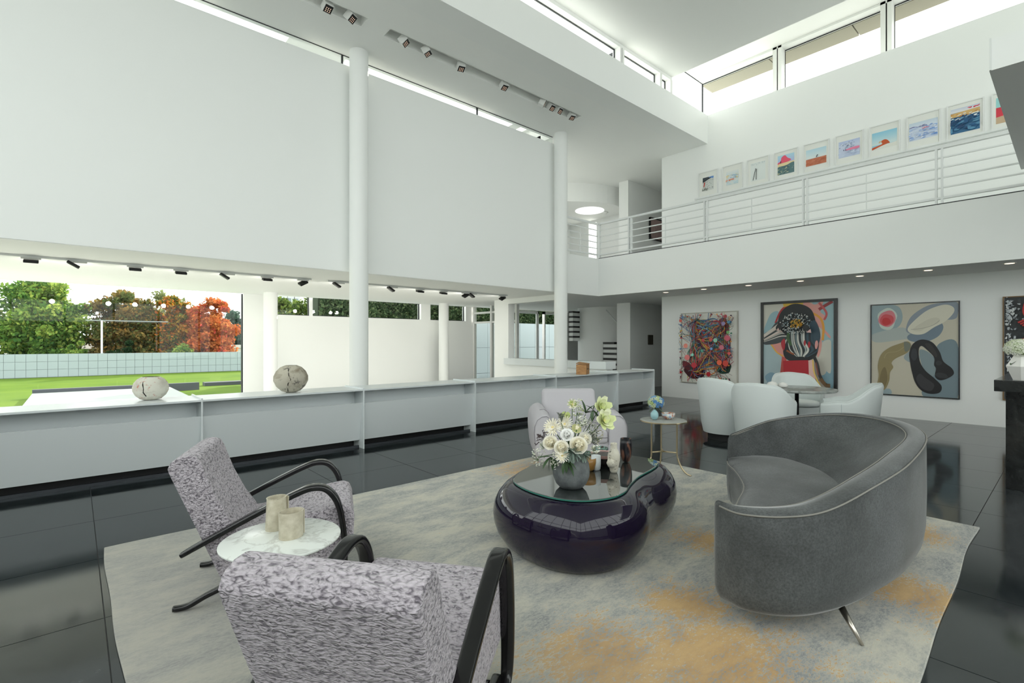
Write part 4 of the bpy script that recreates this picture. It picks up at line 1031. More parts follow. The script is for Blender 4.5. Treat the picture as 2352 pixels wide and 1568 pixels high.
# ================================================================== UPHOLSTERY MATERIALS
def fur(name, light, dark, sc_):
    m = mat(name, rough=0.85, spec=0.15)
    c = coords(m, scale=sc_); nz = N(m, 'ShaderNodeTexNoise', Scale=0.32, Detail=3.0, Roughness=0.6); L(m, c, nz.inputs['Vector'])
    off = N(m, 'ShaderNodeVectorMath', operation='MULTIPLY_ADD'); L(m, nz.outputs['Color'], off.inputs[0]); off.inputs[1].default_value = (0.9, 0.9, 0.9); L(m, c, off.inputs[2])
    nn_ = noise(m, off.outputs[0], 1.0, 1.5, 0.55)
    pp = N(m, 'ShaderNodeMath', operation='MULTIPLY'); L(m, nn_, pp.inputs[0]); pp.inputs[1].default_value = 4.5
    p2 = N(m, 'ShaderNodeMath', operation='PINGPONG'); L(m, pp.outputs[0], p2.inputs[0]); p2.inputs[1].default_value = 0.5
    h = ramp(m, p2.outputs[0], [(0.0, (0, 0, 0, 1)), (0.2, (0.45, 0.45, 0.45, 1)), (0.5, (1, 1, 1, 1))])
    n2 = noise(m, c, 2.2, 4, 0.7)
    vs2 = N(m, 'ShaderNodeVectorMath', operation='MULTIPLY'); L(m, off.outputs[0], vs2.inputs[0]); vs2.inputs[1].default_value = (1.6, 1.5, 1.7)
    vo = N(m, 'ShaderNodeTexVoronoi', feature='F1', Scale=1.0); L(m, vs2.outputs[0], vo.inputs['Vector'])
    lump = ramp(m, vo.outputs['Distance'], [(0.1, (1, 1, 1, 1)), (0.5, (0.6, 0.6, 0.6, 1)), (0.85, (0, 0, 0, 1))])
    hm = N(m, 'ShaderNodeMix', data_type='RGBA'); hm.inputs[0].default_value = 0.42; L(m, lump.outputs[0], hm.inputs[6]); L(m, h.outputs[0], hm.inputs[7])
    hh = N(m, 'ShaderNodeMath', operation='MULTIPLY_ADD'); L(m, n2, hh.inputs[0]); hh.inputs[1].default_value = 0.5; L(m, hm.outputs[2], hh.inputs[2])
    cr = ramp(m, hh.outputs[0], [(0.38, dark), (0.78, light), (1.0, tuple(min(1, q * 1.12) for q in light[:3]) + (1,))])  # shade in the grooves put into the colour, ridges lighter
    L(m, cr.outputs[0], bsdf(m).inputs[0])
    bump(m, hh.outputs[0], 0.010, 1.0)
    bsdf(m).inputs['Sheen Weight'].default_value = 0.25
    return m
M_fur = fur('lavender_curled_lambskin', lin(188, 180, 188), lin(112, 105, 114), (46, 27, 56))
def velvet(name, c0, c1, sheen=0.35):
    m = mat(name, rough=0.9, spec=0.1)
    c = coords(m); n1 = noise(m, c, 3.0, 4, 0.55); n2 = noise(m, c, 95, 4, 0.75)
    a = ramp(m, n1, [(0.3, c0), (0.7, c1)])
    L(m, mixc(m, ramp(m, n2, [(0.35, (0.6, 0.6, 0.6, 1)), (0.62, (0.0, 0, 0, 1))]).outputs[0], a.outputs[0], tuple(q * 0.55 for q in c0[:3]) + (1,)), bsdf(m).inputs[0])
    bsdf(m).inputs['Sheen Weight'].default_value = sheen; bsdf(m).inputs['Sheen Roughness'].default_value = 0.35
    bump(m, n2, 0.0015, 0.4); return m
M_velvet = velvet('grey_mohair_velvet', lin(76, 78, 78), lin(106, 109, 110), 0.4)
M_pipe = mat('silver_piping', lin(132, 130, 124), 0.6)
M_lav = mat('pale_lavender_wool', lin(190, 187, 192), 0.85, spec=0.15)
_c = coords(M_lav); bump(M_lav, noise(M_lav, _c, 400, 2), 0.0006, 0.3)
M_seam = mat('grey_stitching', lin(120, 116, 124), 0.8)
M_iceleath = mat('pale_blue_leather', lin(206, 212, 211), 0.45, spec=0.4)
M_lacq = mat('ebonised_bentwood', (0.006, 0.006, 0.007), 0.14, spec=0.5)
M_chrome = mat('brushed_nickel', (0.52, 0.48, 0.43), 0.25, 1.0)
M_brass = mat('pale_brass', (0.60, 0.50, 0.33), 0.28, 1.0)
M_marble = mat('white_marble', rough=0.22)
_c = coords(M_marble); _n = noise(M_marble, _c, 4, 7, 0.6, 1.4)
L(M_marble, ramp(M_marble, _n, [(0.46, lin(226, 230, 226)), (0.5, lin(200, 202, 198)), (0.54, lin(228, 232, 228))]).outputs[0], bsdf(M_marble).inputs[0])

# ================================================================== BENTWOOD ARMCHAIRS
def remesh(o, vox, smooth_it):
    m = o.modifiers.new('remesh', 'REMESH'); m.mode = 'VOXEL'; m.voxel_size = vox; m.use_smooth_shade = True
    s_ = o.modifiers.new('smooth', 'SMOOTH'); s_.factor = 0.5; s_.iterations = smooth_it
    return o
def side_loft(outline, w, taper=None):
    mb = MB(); rings = []
    for y in (-w / 2, w / 2):
        rings.append([(x - 0.4, y, z) for x, z in outline])
    return mb.loft(rings)
back_ol = [(.215, .12), (.118, .36), (.044, .54), (-.018, .69), (-.034, .735), (-.018, .772), (.02, .792), (.065, .80), (.10, .785), (.118, .75), (.172, .60), (.24, .46), (.30, .37), (.36, .13)]
seat_ol = [(.27, .12), (.29, .36), (.34, .362), (.45, .385), (.60, .425), (.74, .452), (.82, .462), (.86, .447), (.878, .40), (.872, .26), (.86, .20), (.82, .175), (.6, .15), (.4, .12)]
arm_pts = [(.035, .30), (.10, .335), (.25, .412), (.42, .495), (.58, .566), (.66, .588), (.73, .572), (.785, .50), (.812, .39), (.825, .26), (.825, .12), (.80, .04), (.74, .016)]
leg_pts = [(.80, .035), (.66, .05), (.45, .10), (.30, .115), (.16, .07), (.06, .022), (-.01, .016)]
def arm_mesh(side, pts, wid, thk, taper):
    P = catmull([(x - 0.4, side, z) for x, z in pts], 6)
    rings = []; n_ = len(P)
    for i in range(n_):
        t_ = Vector(P[min(i + 1, n_ - 1)]) - Vector(P[max(i - 1, 0)]); t_.normalize()
        nrm = Vector((-t_.z, 0, t_.x)); q = i / (n_ - 1)
        w_, h_ = wid * taper(q) / 2, thk * taper(q) / 2
        ring = []
        for k in range(16):
            a = 2 * PI * k / 16
            ca, sa = math.cos(a), math.sin(a)
            ring.append(Vector(P[i]) + Vector((0, 1, 0)) * w_ * math.copysign(abs(ca) ** .6, ca) + nrm * h_ * math.copysign(abs(sa) ** .8, sa) * (1 - 0.25 * (sa > 0) * (1 - abs(ca))))
        rings.append(ring)
    return MB().loft(rings)
def armchair(label, loc, rz):
    t = thing('bentwood_armchair', label, 'armchair', loc, rz, 'pair of bentwood armchairs')
    b = remesh(side_loft(back_ol, 0.565).build('backrest', M_fur, t), 0.008, 7)
    s_ = remesh(side_loft(seat_ol, 0.555).build('seat', M_fur, t), 0.008, 7)
    for s2 in (-1, 1):
        arm_mesh(s2 * 0.305, arm_pts, 0.058, 0.036, lambda q: 0.72 + 0.4 * math.sin(PI * min(1, q * 1.05)) ** 0.7).build('armrest', M_lacq, t, smooth=True)
        arm_mesh(s2 * 0.268, leg_pts, 0.045, 0.036, lambda q: 1.0 - 0.25 * q).build('rear_leg', M_lacq, t, smooth=True)
    MB().tube([(0.36, -0.27, 0.035), (0.36, 0.27, 0.035)], 0.014, 8).build('stretcher', M_lacq, t, smooth=True)
    return t
armchair('bentwood armchair in curled lavender fur at the left facing the coffee table', (0.861, 3.157, ZR), -0.386)
armchair('bentwood armchair in curled lavender fur in the foreground seen from behind', (0.795, 1.518, ZR), 0.634)

# ================================================================== ROUND MARBLE TABLE WITH TWO CUPS
t = thing('marble_side_table', 'round white marble side table between the two bentwood armchairs', 'side table', (0.72, 2.43, ZR))
MB().lathe([(0.20, 0.462), (0.245, 0.466), (0.258, 0.475), (0.258, 0.480), (0.25, 0.484)], 64).build('table_top', M_marble, t, auto=50)
MB().lathe([(0.13, 0.0), (0.125, 0.015), (0.05, 0.05), (0.03, 0.12), (0.03, 0.38), (0.10, 0.461)], 40).build('pedestal', mat('white_metal_pedestal', (0.7, 0.72, 0.70), 0.35), t, smooth=True)
M_cup = mat('silvered_parchment', rough=0.4, metal=0.0)
_c = coords(M_cup); _n = noise(M_cup, _c, 22, 5, 0.6)
L(M_cup, ramp(M_cup, _n, [(0.3, lin(172, 164, 142)), (0.6, lin(202, 195, 176)), (0.8, lin(216, 210, 196))]).outputs[0], bsdf(M_cup).inputs[0])
def cup(loc, r, h, label, lean, ov, beads):
    q = thing('parchment_cup', label, 'cup', loc, 0.3, 'parchment cups on the marble table')
    wl = [(r * 0.97, 0.0), (r * 1.0, 0.004), (r * (1 - lean * .5), h * .5), (r * (1 - lean), h), (r * (1 - lean) - 0.004, h), (r * (1 - lean * .5) - 0.004, h * .5), (r * 0.93, 0.012)]
    MB().lathe(wl, 48, sx=1, sy=ov).build('wall', M_cup, q, auto=40)
    MB().box(r * 0.98, -0.02, 0.004, r * 1.012, 0.012, h * 0.98).build('seam', mat('pale_seam', lin(224, 218, 200), 0.5), q)
    if beads:
        mb = MB()
        for k in range(44):
            a = 2 * PI * k / 44; mb.lathe([(0.0005, -0.003), (0.0028, 0), (0.0005, 0.003)], 6, (r * (1 - lean) * math.cos(a), ov * r * (1 - lean) * math.sin(a), h + 0.001))
        o = mb.build('beaded_rim', M_cup, q, smooth=True); o['kind'] = 'stuff'
cup((0.735, 2.56, ZR + 0.484), 0.052, 0.150, 'taller tapering parchment cup with a beaded rim on the marble table', 0.14, 0.85, True)
cup((0.755, 2.405, ZR + 0.484), 0.056, 0.120, 'shorter wide parchment cup nearer the viewer on the marble table', -0.02, 0.82, False)

# ================================================================== KIDNEY COFFEE TABLE
M_purple = mat('aubergine_lacquer', (0.010, 0.006, 0.020), 0.05, spec=0.35, Coat_Weight=0.25, Coat_Roughness=0.03)
ol = [(2.365, 2.66), (2.315, 2.47), (2.325, 2.25), (2.42, 2.08), (2.60, 1.995), (2.78, 2.005), (2.985, 2.095), (3.19, 2.17), (3.45, 2.225), (3.64, 2.29), (3.74, 2.40), (3.73, 2.58), (3.60, 2.76), (3.36, 2.90), (3.12, 2.97), (2.86, 2.97), (2.62, 2.87), (2.45, 2.77)]
ct = thing('coffee_table', 'glossy aubergine kidney-shaped coffee table with a glass top', 'coffee table', (2.776, 2.305, ZR))
OL = [np.array(p) * 0.941 - np.array([2.776, 2.305]) for p in catmull(ol, 6, True)]
nO = len(OL); ar = sum(OL[i][0] * OL[(i + 1) % nO][1] - OL[(i + 1) % nO][0] * OL[i][1] for i in range(nO))
sgn = 1 if ar > 0 else -1
nor = []
for i in range(nO):
    d = OL[(i + 2) % nO] - OL[i - 2]; d = d / np.linalg.norm(d); nor.append(np.array([d[1], -d[0]]) * sgn)
def ring(off, z): return [(OL[i][0] + nor[i][0] * off, OL[i][1] + nor[i][1] * off, z) for i in range(nO)]
HT = 0.424
prof = [(-.06, 0.0), (.02, 0.004), (.065, 0.04), (.105, .10), (.128, .17), (.134, .235), (.122, .305), (.094, .358), (.056, .400), (.020, .420), (-.006, HT), (-.02, HT - .004)]
MB().loft([ring(a, z) for a, z in prof]).build('body', M_purple, ct, smooth=True)
M_gl = mat('green_edge_glass', (0.012, 0.05, 0.04), 0.03, spec=0.6)
M_gt = mat('table_glass_face', (0.03, 0.036, 0.036), 0.02, spec=1.0, Coat_Weight=1.0, Coat_IOR=1.9, Coat_Roughness=0.01)
g = MB().loft([ring(-.012, HT), ring(-.006, HT + .003), ring(-.006, HT + .012), ring(-.010, HT + .015)]).build('glass_top', M_gt, ct, auto=30)
MB().loft([ring(-.0055, HT + .003), ring(-.0045, HT + .0075), ring(-.0055, HT + .012)], False, False).build('glass_edge', mat('green_glass_edge', (0.03, 0.17, 0.13), 0.08, spec=0.7), g, smooth=True)
ZT = ZR + HT + 0.0152

# ================================================================== CURVED SOFA
SO = [(2.40, 1.17), (2.35, 1.04), (2.43, .88), (2.60, .76), (2.91, .665), (3.455, .60), (4.22, .66), (4.80, .93), (4.95, 1.26), (4.80, 1.55), (4.54, 1.74), (4.10, 1.87)]
SH = [.585, .59, .60, .62, .68, .74, .785, .79, .785, .755, .71, .63]
SJ = [(2.50, 1.20), (2.54, 1.13), (2.60, 1.07), (2.75, 1.02), (3.05, .98), (3.4, .97), (3.80, 1.03), (4.18, 1.26), (4.36, 1.48), (4.42, 1.62), (4.36, 1.78), (4.03, 1.885)]
SFN = [(2.53, 1.21), (2.63, 1.235), (2.80, 1.29), (3.05, 1.37), (3.31, 1.45), (3.49, 1.54), (3.72, 1.69), (3.90, 1.83), (3.99, 1.88)]
n = 9
O_ = catmull(SO, n); H_ = catmull([(h,) for h in SH], n); J_ = catmull(SJ, n)
m = len(O_)
so = thing('curved_sofa', 'curved grey velvet sofa with a high wrapping back and slim metal legs', 'sofa', (3.6, 1.15, ZR))
ofs = np.array([3.6, 1.15])
rings_body = []
ctr = np.array([3.5, 1.35])
pipe_out, pipe_in = [], []
for i in range(m):
    o_, h_, j_ = O_[i] - ofs, float(H_[i][0]), J_[i] - ofs
    d = j_ - o_; dl = np.linalg.norm(d); d = d / dl
    rw = min(0.13, dl * 0.55)
    inn = o_ + d * rw
    def P(q, z): return (q[0], q[1], z)
    pr_ = [P(o_ + d * min(.20, dl * .6), .100), P(o_ + d * min(.10, dl * .4), .103), P(o_ + d * min(.045, dl * .25), .112), P(o_ + d * 0.014, .145), P(o_ + d * 0.002, .22), P(o_ - d * .004, .42), P(o_ - d * .002, h_ - .10), P(o_, h_ - .02), P(o_ + d * 0.008, h_ - .006), P(o_ + d * .03, h_),
           P(o_ + d * rw * .5, h_ + .006), P(inn - d * .012, h_ - .004), P(inn, h_ - .02), P(inn + (j_ - inn) * .25, h_ - (h_ - .42) * .33), P(inn + (j_ - inn) * .6, h_ - (h_ - .42) * .68), P(j_, .42), P(j_ + d * .005, .34), P(j_, .2)]
    rings_body.append(pr_); pipe_out.append(P(o_ - d * .001, h_ - .012)); pipe_in.append(P(inn, h_ - .010))
def rounded_end(r0, r1, d_, steps=4):
    c0 = np.mean([np.array(p) for p in r0], axis=0); t_ = np.array(r0[8]) - np.array(r1[8]); t_[2] = 0; t_ /= np.linalg.norm(t_) + 1e-9
    out = []
    for k in range(1, steps + 1):
        q = k / steps * 0.98; sc2 = math.sqrt(1 - q * q)
        out.append([tuple(c0 + (np.array(p) - c0) * np.array([sc2, sc2, 1 - .22 * (1 - sc2)]) + t_ * d_ * q) for p in r0])
    return out
rings_body = list(reversed(rounded_end(rings_body[0], rings_body[1], .05))) + rings_body + rounded_end(rings_body[-1], rings_body[-2], .05)
MB().loft(rings_body, True, True, True).build('backrest_shell', M_velvet, so, auto=60)
MB().tube(pipe_out, 0.0045, 6).build('outer_piping', M_pipe, so, smooth=True)
MB().tube(pipe_in, 0.004, 6).build('inner_piping', M_pipe, so, smooth=True)
# seat cushion between the back and the concave front edge
F_ = catmull(SFN, 12); F_ = [F_[int(round(k * (len(F_) - 1) / (m - 1)))] for k in range(m)]
seat = []
for i in range(m):
    j_, f_ = J_[i] - ofs, F_[i] - ofs
    jb = j_ + (j_ - f_) * 0.05
    col = []
    for q in (0, .2, .4, .6, .8, .93, 1.0):
        p_ = jb + (f_ - jb) * q
        z = .405 + .035 * math.sin(PI * min(1, .15 + .75 * q)) - (.012 if q == 1.0 else 0)
        col.append((p_[0], p_[1], z))
    fd = (f_ - j_) / (np.linalg.norm(f_ - j_) + 1e-6)
    for off, z in ((.008, .40), (.010, .30), (.004, .22), (-.015, .13), (-.06, .11)):
        p_ = f_ + fd * off; col.append((p_[0], p_[1], z))
    col.append((jb[0], jb[1], .11))
    seat.append(col)
MB().loft(seat, True, True, True).build('seat_cushion', M_velvet, so, auto=60)
MB().tube([(F_[i][0] - ofs[0], F_[i][1] - ofs[1], .416) for i in range(m)], 0.004, 6).build('seat_piping', M_pipe, so, smooth=True)
for (x, y, dx, dy) in ((2.70, .645, .06, .10), (2.66, 1.255, .05, -.04), (4.55, .86, -.12, .06), (4.30, 1.70, -.10, -.05)):
    MB().tube([(x - ofs[0], y - ofs[1], 0), (x + dx - ofs[0], y + dy - ofs[1], .115)], lambda q: .007 + .010 * q, 12).build('leg', M_chrome, so, smooth=True)
# ================================================================== LAVENDER ARMCHAIR
FACE = math.atan2(-.7505, -.6608)          # towards the viewer
lv = thing('lavender_armchair', 'pale lavender wool armchair with rounded arms behind the coffee table', 'armchair', (4.42, 3.92, ZR), FACE + 0.06)
def rbox(name, a, m_, parent, bev, seg=5):
    o = MB().box(*a).build(name, m_, parent); o.data.shade_smooth()
    b = o.modifiers.new('bevel', 'BEVEL'); b.width = bev; b.segments = seg
    return o
MB().loft([[(-.36, -.44, .03), (.40, -.44, .03), (.40, .44, .03), (-.36, .44, .03)], [(-.40, -.50, .30), (.43, -.50, .30), (.43, .50, .30), (-.40, .50, .30)]]).build('base', M_lav, lv, bevel=0.02)
o = MB().loft([[(.44, -.30, .28), (.44, .30, .28), (.44, .30, .40), (.44, -.30, .40)], [(.455, -.29, .29), (.455, .29, .29), (.455, .29, .395), (.455, -.29, .395)]])
rbox('seat_cushion', (-.22, -.305, .27, .46, .305, .425), M_lav, lv, .05)
ob = MB().loft([[(-.20, y, .40), (-.26, y, .62), (-.33, y, .815), (-.44, y, .80), (-.42, y, .55), (-.40, y, .10), (-.22, y, .10)] for y in (-.335, .335)]).build('backrest', M_lav, lv); ob.data.shade_smooth()
b_ = ob.modifiers.new('bevel', 'BEVEL'); b_.width = .055; b_.segments = 5
for s_ in (-1, 1):
    cs = [(.30, .26), (.295, .42), (.305, .53), (.33, .60), (.375, .635), (.43, .63), (.485, .59), (.515, .52), (.52, .40), (.505, .26), (.485, .05), (.32, .05)]
    rings = []
    for x, dz, sc2 in ((-.38, .01, .9), (-.34, .015, 1), (-.1, .01, 1), (.2, -.005, 1), (.40, -.03, 1), (.435, -.04, .985), (.452, -.05, .93)):
        cy_, cz_ = .41, .34
        rings.append([(x, s_ * (cy_ + (y - cy_) * sc2), max(.03, cz_ + (z - cz_) * sc2 + dz * (z > .4))) for y, z in cs])
    o = MB().loft(rings).build('arm', M_lav, lv); o.data.shade_smooth()
    b_ = o.modifiers.new('sub', 'SUBSURF'); b_.levels = 2; b_.render_levels = 2
    MB().tube([(.452, s_ * (.41 + (y - .41) * .95), .34 + (z - .34) * .95 - .04 * (z > .4)) for y, z in cs[:10]], .003, 5).build('front_seam', M_seam, lv)
    for x in (.22, -.05):
        MB().tube([(x, s_ * (.41 + (y - .41) * .975), .34 + (z - .34) * .975) for y, z in cs[1:6]], .0025, 5).build('arm_seam', M_seam, lv)
MB().tube([(.462, -.29, .345), (.465, 0, .338), (.462, .29, .345)], .003, 5).build('seat_seam', M_seam, lv)
for x, y in ((.3, .33), (.3, -.33), (-.3, .33), (-.3, -.33)):
    MB().lathe([(.025, 0), (.03, .032)], 12, (x, y, 0)).build('foot', M_black, lv)

# ================================================================== BRASS TRIPOD SIDE TABLE
st2 = thing('tripod_side_table', 'small round grey side table on three slim brass legs', 'side table', (4.74, 2.93, 0.0))
MB().lathe([(.232, .556), (.240, .560), (.240, .568), (.234, .572)], 56).build('table_top', mat('grey_leather_top', lin(150, 152, 148), 0.4), st2, auto=40)
MB().lathe([(.2405, .555), (.2415, .562), (.2405, .569)], 56, cap0=False, cap1=False).build('rim', M_brass, st2, smooth=True)
for k, a in enumerate((-1.40, 0.70, 2.79)):
    ca, sa = math.cos(a), math.sin(a)
    MB().tube(catmull([(ca * r, sa * r, z) for r, z in ((.15, .556), (.15, .40), (.15, .24), (.16, .17), (.20, .085), (.25, .035), (.30, .018))], 5), .0085, 10).build('leg', M_brass, st2, smooth=True)
    MB().tube([(0, 0, .232), (ca * .148, sa * .148, .236)], .008, 8).build('stretcher', M_brass, st2, smooth=True)
def hydrangea(loc, R_, n_, cols, name, label, group=None, flat=.8, leaf=True, stem=0.1):
    q = thing(name, label, 'flower', loc, 0, group)
    rg = random.Random(len(label) * 7)
    mb = MB()
    for k in range(n_):
        ph = math.acos(1 - 1.55 * (k + .5) / n_); a = k * 2.39996
        d = Vector((math.sin(ph) * math.cos(a), math.sin(ph) * math.sin(a), math.cos(ph) * flat))
        c_ = d * R_ * rg.uniform(.92, 1.04); M = d.to_track_quat('Z', 'Y').to_matrix() @ Matrix.Rotation(rg.random() * 3, 3, 'Z')
        s_ = R_ * 2.1 / math.sqrt(n_); co = rg.choice(cols)
        for p_ in range(4):
            aa = p_ * PI / 2
            pts_ = [(0, 0, 0), (math.cos(aa - .6) * s_ * .8, math.sin(aa - .6) * s_ * .8, s_ * .18), (math.cos(aa) * s_ * 1.1, math.sin(aa) * s_ * 1.1, s_ * .05), (math.cos(aa + .6) * s_ * .8, math.sin(aa + .6) * s_ * .8, s_ * .18)]
            mb.add([c_ + M @ Vector(v) for v in pts_], [(0, 1, 2, 3)], co)
    o = mb.build('florets', M_leaf, q); o['kind'] = 'stuff'
    MB().lathe([(.001, -R_ * .6), (R_ * .55, -R_ * .4), (R_ * .8, 0), (R_ * .7, R_ * .45 * flat), (.001, R_ * .8 * flat)], 14).build('flower_core', mat('pale_green_core', lin(130, 150, 90), .8), q, smooth=True)
    MB().tube([(0, 0, -stem), (0, 0, -R_ * .3)], .004, 6).build('stem', M_stem, q)
    if leaf:
        for a, s_ in ((2.4, .9), (-1.2, 1.0)):
            leafpatch(q, Vector((0, 0, -R_ * .7)), Vector((math.cos(a), math.sin(a), -.35)), R_ * 1.15 * s_, R_ * .5)
    return q
M_stem = mat('green_stem', lin(70, 100, 50), .6)
M_gleaf = mat('dark_green_leaf', lin(54, 82, 46), .45); M_sleaf = mat('silver_green_leaf', lin(140, 158, 148), .7); M_dtwig = mat('dark_twig', lin(70, 56, 58), .8)
def leafpatch(parent, base_, dirn, ln, wd, m_=None, name='leaf', bend=.25):
    d = dirn.normalized(); s_ = d.cross(Vector((0, 0, 1)))
    if s_.length < .1: s_ = Vector((1, 0, 0))
    s_.normalize(); u_ = s_.cross(d)
    v_ = []; f_ = []
    N_ = 7
    for i in range(N_):
        q = i / (N_ - 1); w_ = wd * math.sin(PI * min(.98, .04 + .94 * q)) ** .8 / 2
        c_ = base_ + d * ln * q - u_ * bend * ln * q * q * -1 * -1
        v_ += [c_ - s_ * w_ + u_ * w_ * .3, c_, c_ + s_ * w_ + u_ * w_ * .3]
    for i in range(N_ - 1):
        for j in range(2): f_.append((i * 3 + j, i * 3 + j + 1, i * 3 + j + 4, i * 3 + j + 3))
    return MB().add(v_, f_).build(name, m_ or M_gleaf, parent, smooth=True)
q = thing('bud_vase', 'tiny pale blue egg-shaped vase on the brass side table', 'vase', (4.66, 2.985, .572))
MB().lathe([(.012, 0), (.028, .01), (.042, .04), (.040, .07), (.024, .095), (.012, .105), (.013, .11)], 28).build('body', mat('pale_blue_glaze', lin(150, 188, 194), .3), q, smooth=True)
hydrangea((4.685, 2.985, .755), .083, 60, [lin(110, 160, 220), lin(214, 226, 180), lin(226, 232, 214), lin(150, 190, 226), lin(196, 214, 150)], 'blue_hydrangea', 'blue and green hydrangea bloom in the tiny vase', None, .85, True, .10)
q = thing('painted_bowl', 'small bowl painted in blue and rust swirls on the brass side table', 'bowl', (4.815, 2.915, .572))
m_ = mat('swirl_glaze', rough=.25); _c = coords(m_); _n = noise(m_, _c, 14, 3, .5, 2.0)
L(m_, ramp(m_, _n, [(.30, lin(100, 150, 206)), (.45, lin(214, 216, 208)), (.55, lin(190, 110, 50)), (.7, lin(110, 130, 180))]).outputs[0], bsdf(m_).inputs[0])
MB().lathe([(.030, 0), (.05, .008), (.068, .035), (.072, .066), (.068, .066), (.062, .035), (.04, .014)], 36).build('body', m_, q, smooth=True)
hydrangea((6.54, .335, 1.34), .115, 90, [lin(238, 240, 226), lin(226, 232, 208), lin(244, 244, 236)], 'white_hydrangea', 'white hydrangea head in the faceted vase', None, .75, True, .12)

# ================================================================== DINING GROUP
dt = thing('dining_table', 'round grey marble pedestal table in front of the paintings', 'table', (7.80, 2.66, 0))
m_ = mat('grey_marble', rough=.2); _c = coords(m_); _n = noise(m_, _c, 5, 8, .65, 1.2)
L(m_, ramp(m_, _n, [(.3, lin(110, 114, 112)), (.6, lin(160, 164, 160)), (.8, lin(196, 198, 194))]).outputs[0], bsdf(m_).inputs[0])
MB().lathe([(.47, .705), (.495, .712), (.50, .728), (.495, .742), (.48, .745)], 64).build('table_top', m_, dt, auto=50)
MB().lathe([(.24, 0), (.24, .012), (.03, .03), (.026, .06), (.026, .69), (.10, .704)], 32).build('pedestal', M_black, dt, smooth=True)
m_ = mat('white_stoneware', (.72, .71, .68), .5)
q = thing('stone_sculpture', 'small rounded white twin-lobed sculpture on the dining table', 'sculpture', (7.62, 2.86, .745))
MB().lathe([(.01, 0), (.05, .008), (.075, .04), (.05, .08), (.01, .09)], 24, (-.045, .05, 0)).build('lobe', m_, q, smooth=True)
MB().lathe([(.01, 0), (.05, .008), (.07, .035), (.045, .068), (.01, .078)], 24, (.05, -.06, 0)).build('lobe', m_, q, smooth=True)
def barrel(label, x, y, face):
    t = thing('barrel_chair', label, 'chair', (x, y, 0), face, 'pale barrel chairs around the dining table')
    ss = lambda a_, b_, v: (lambda z: z * z * (3 - 2 * z))(min(1, max(0, (v - a_) / (b_ - a_))))
    rings = []; rim = []
    nn = 44; lim = 132
    for k in range(nn + 1):
        ph = math.radians(-lim + 2 * lim * k / nn); A_ = abs(math.degrees(ph))
        h_ = .885 - .02 * ss(0, 40, A_) - .205 * ss(34, 90, A_) - .03 * ss(95, 132, A_)
        def pt(r_, z): 
            e_ = 1.0 + (.06 if A_ < 60 else 0)
            return (-math.cos(ph) * r_ * 1.02, math.sin(ph) * r_, z)
        lean = .035 * (1 - ss(40, 110, A_))
        rings.append([pt(.315, .10), pt(.345, .25), pt(.362, .45), pt(.368 + lean, h_ - .03), pt(.362 + lean, h_ - .004), pt(.345 + lean, h_ + .004), pt(.328 + lean, h_ - .006), pt(.322 + lean * .8, h_ - .05), pt(.305, .45), pt(.285, .25), pt(.275, .10)])
        rim.append(pt(.345 + lean, h_ + .004))
    MB().loft(rings).build('shell', M_iceleath, t, auto=60)
    MB().tube(rim, .011, 8).build('rim_piping', M_iceleath, t, smooth=True)
    fr = []
    MB().lathe([(.30, .10), (.31, .38)], 40, (.0, 0, 0)).build('seat_base', M_iceleath, t, auto=60)
    MB().lathe([(.24, .38), (.295, .39), (.305, .42), (.295, .455), (.22, .47)], 40, (.02, 0, 0)).build('seat_cushion', M_iceleath, t, smooth=True)
    MB().lathe([(.255, 0), (.26, .10)], 40).build('plinth', M_black, t, auto=60)
    for s_ in (-1, 1):
        a_ = math.radians(95) * s_
        MB().tube([(-math.cos(a_) * .3165, math.sin(a_) * .3165, .11), (-math.cos(a_) * .366, math.sin(a_) * .366, .45), (-math.cos(a_) * .372, math.sin(a_) * .372, .64)], .0022, 5).build('side_seam', M_seam2, t)
    return t
M_seam2 = mat('pale_seam_leather', lin(168, 178, 182), .6)
aF = math.atan2(.7505, .6608)
barrel('pale blue leather barrel chair left of the dining table with its black plinth showing', 7.15, 3.38, aF - 1.05)
barrel('pale blue leather barrel chair nearest the viewer with its back turned', 6.70, 2.67, aF - 0.80)
barrel('pale blue leather barrel chair right of the dining table', 7.40, 1.97, aF + 1.0)
barrel('pale blue leather barrel chair behind the dining table facing the viewer', 8.80, 2.98, aF + PI - 0.15)

# ================================================================== OBJECTS ON THE COFFEE TABLE
Fv, Rv = Vector((.6608, .7505, 0)), Vector((.7505, -.6608, 0))
K = 0.936
VC = Vector((2.438, 2.184, ZT))
M_conc = mat('grey_stoneware', rough=.8); _c = coords(M_conc); _n = noise(M_conc, _c, 9, 7, .65)
L(M_conc, ramp(M_conc, _n, [(.3, lin(74, 78, 80)), (.55, lin(110, 115, 116)), (.75, lin(140, 144, 144))]).outputs[0], bsdf(M_conc).inputs[0]); bump(M_conc, _n, .004, .5)
v = thing('stone_vase', 'round matte grey vase holding the bouquet on the coffee table', 'vase', VC)
MB().lathe([(.05, 0), (.075, .004), (.100, .03), (.118, .075), (.121, .115), (.114, .16), (.098, .20), (.080, .225), (.076, .235), (.070, .232), (.085, .20), (.10, .15)], 48, cap1=False).build('body', M_conc, v, smooth=True)
def ceramic(name, label, cat, right, fwd, prof, m_, sx=1, sy=1, wob=None, seg=40):
    p_ = VC + Rv * right * K + Fv * fwd * K; p_.z = ZT
    t = thing(name, label, cat, p_, 0.4); prof = [(a_ * K, b_ * K) for a_, b_ in prof]
    MB().lathe(prof, seg, sx=sx, sy=sy, wob=wob).build('body', m_, t, smooth=True)
    return t
M_wh = mat('rough_white_clay', lin(214, 220, 222), .85); _c = coords(M_wh); bump(M_wh, noise(M_wh, _c, 60, 4), .004, .9)
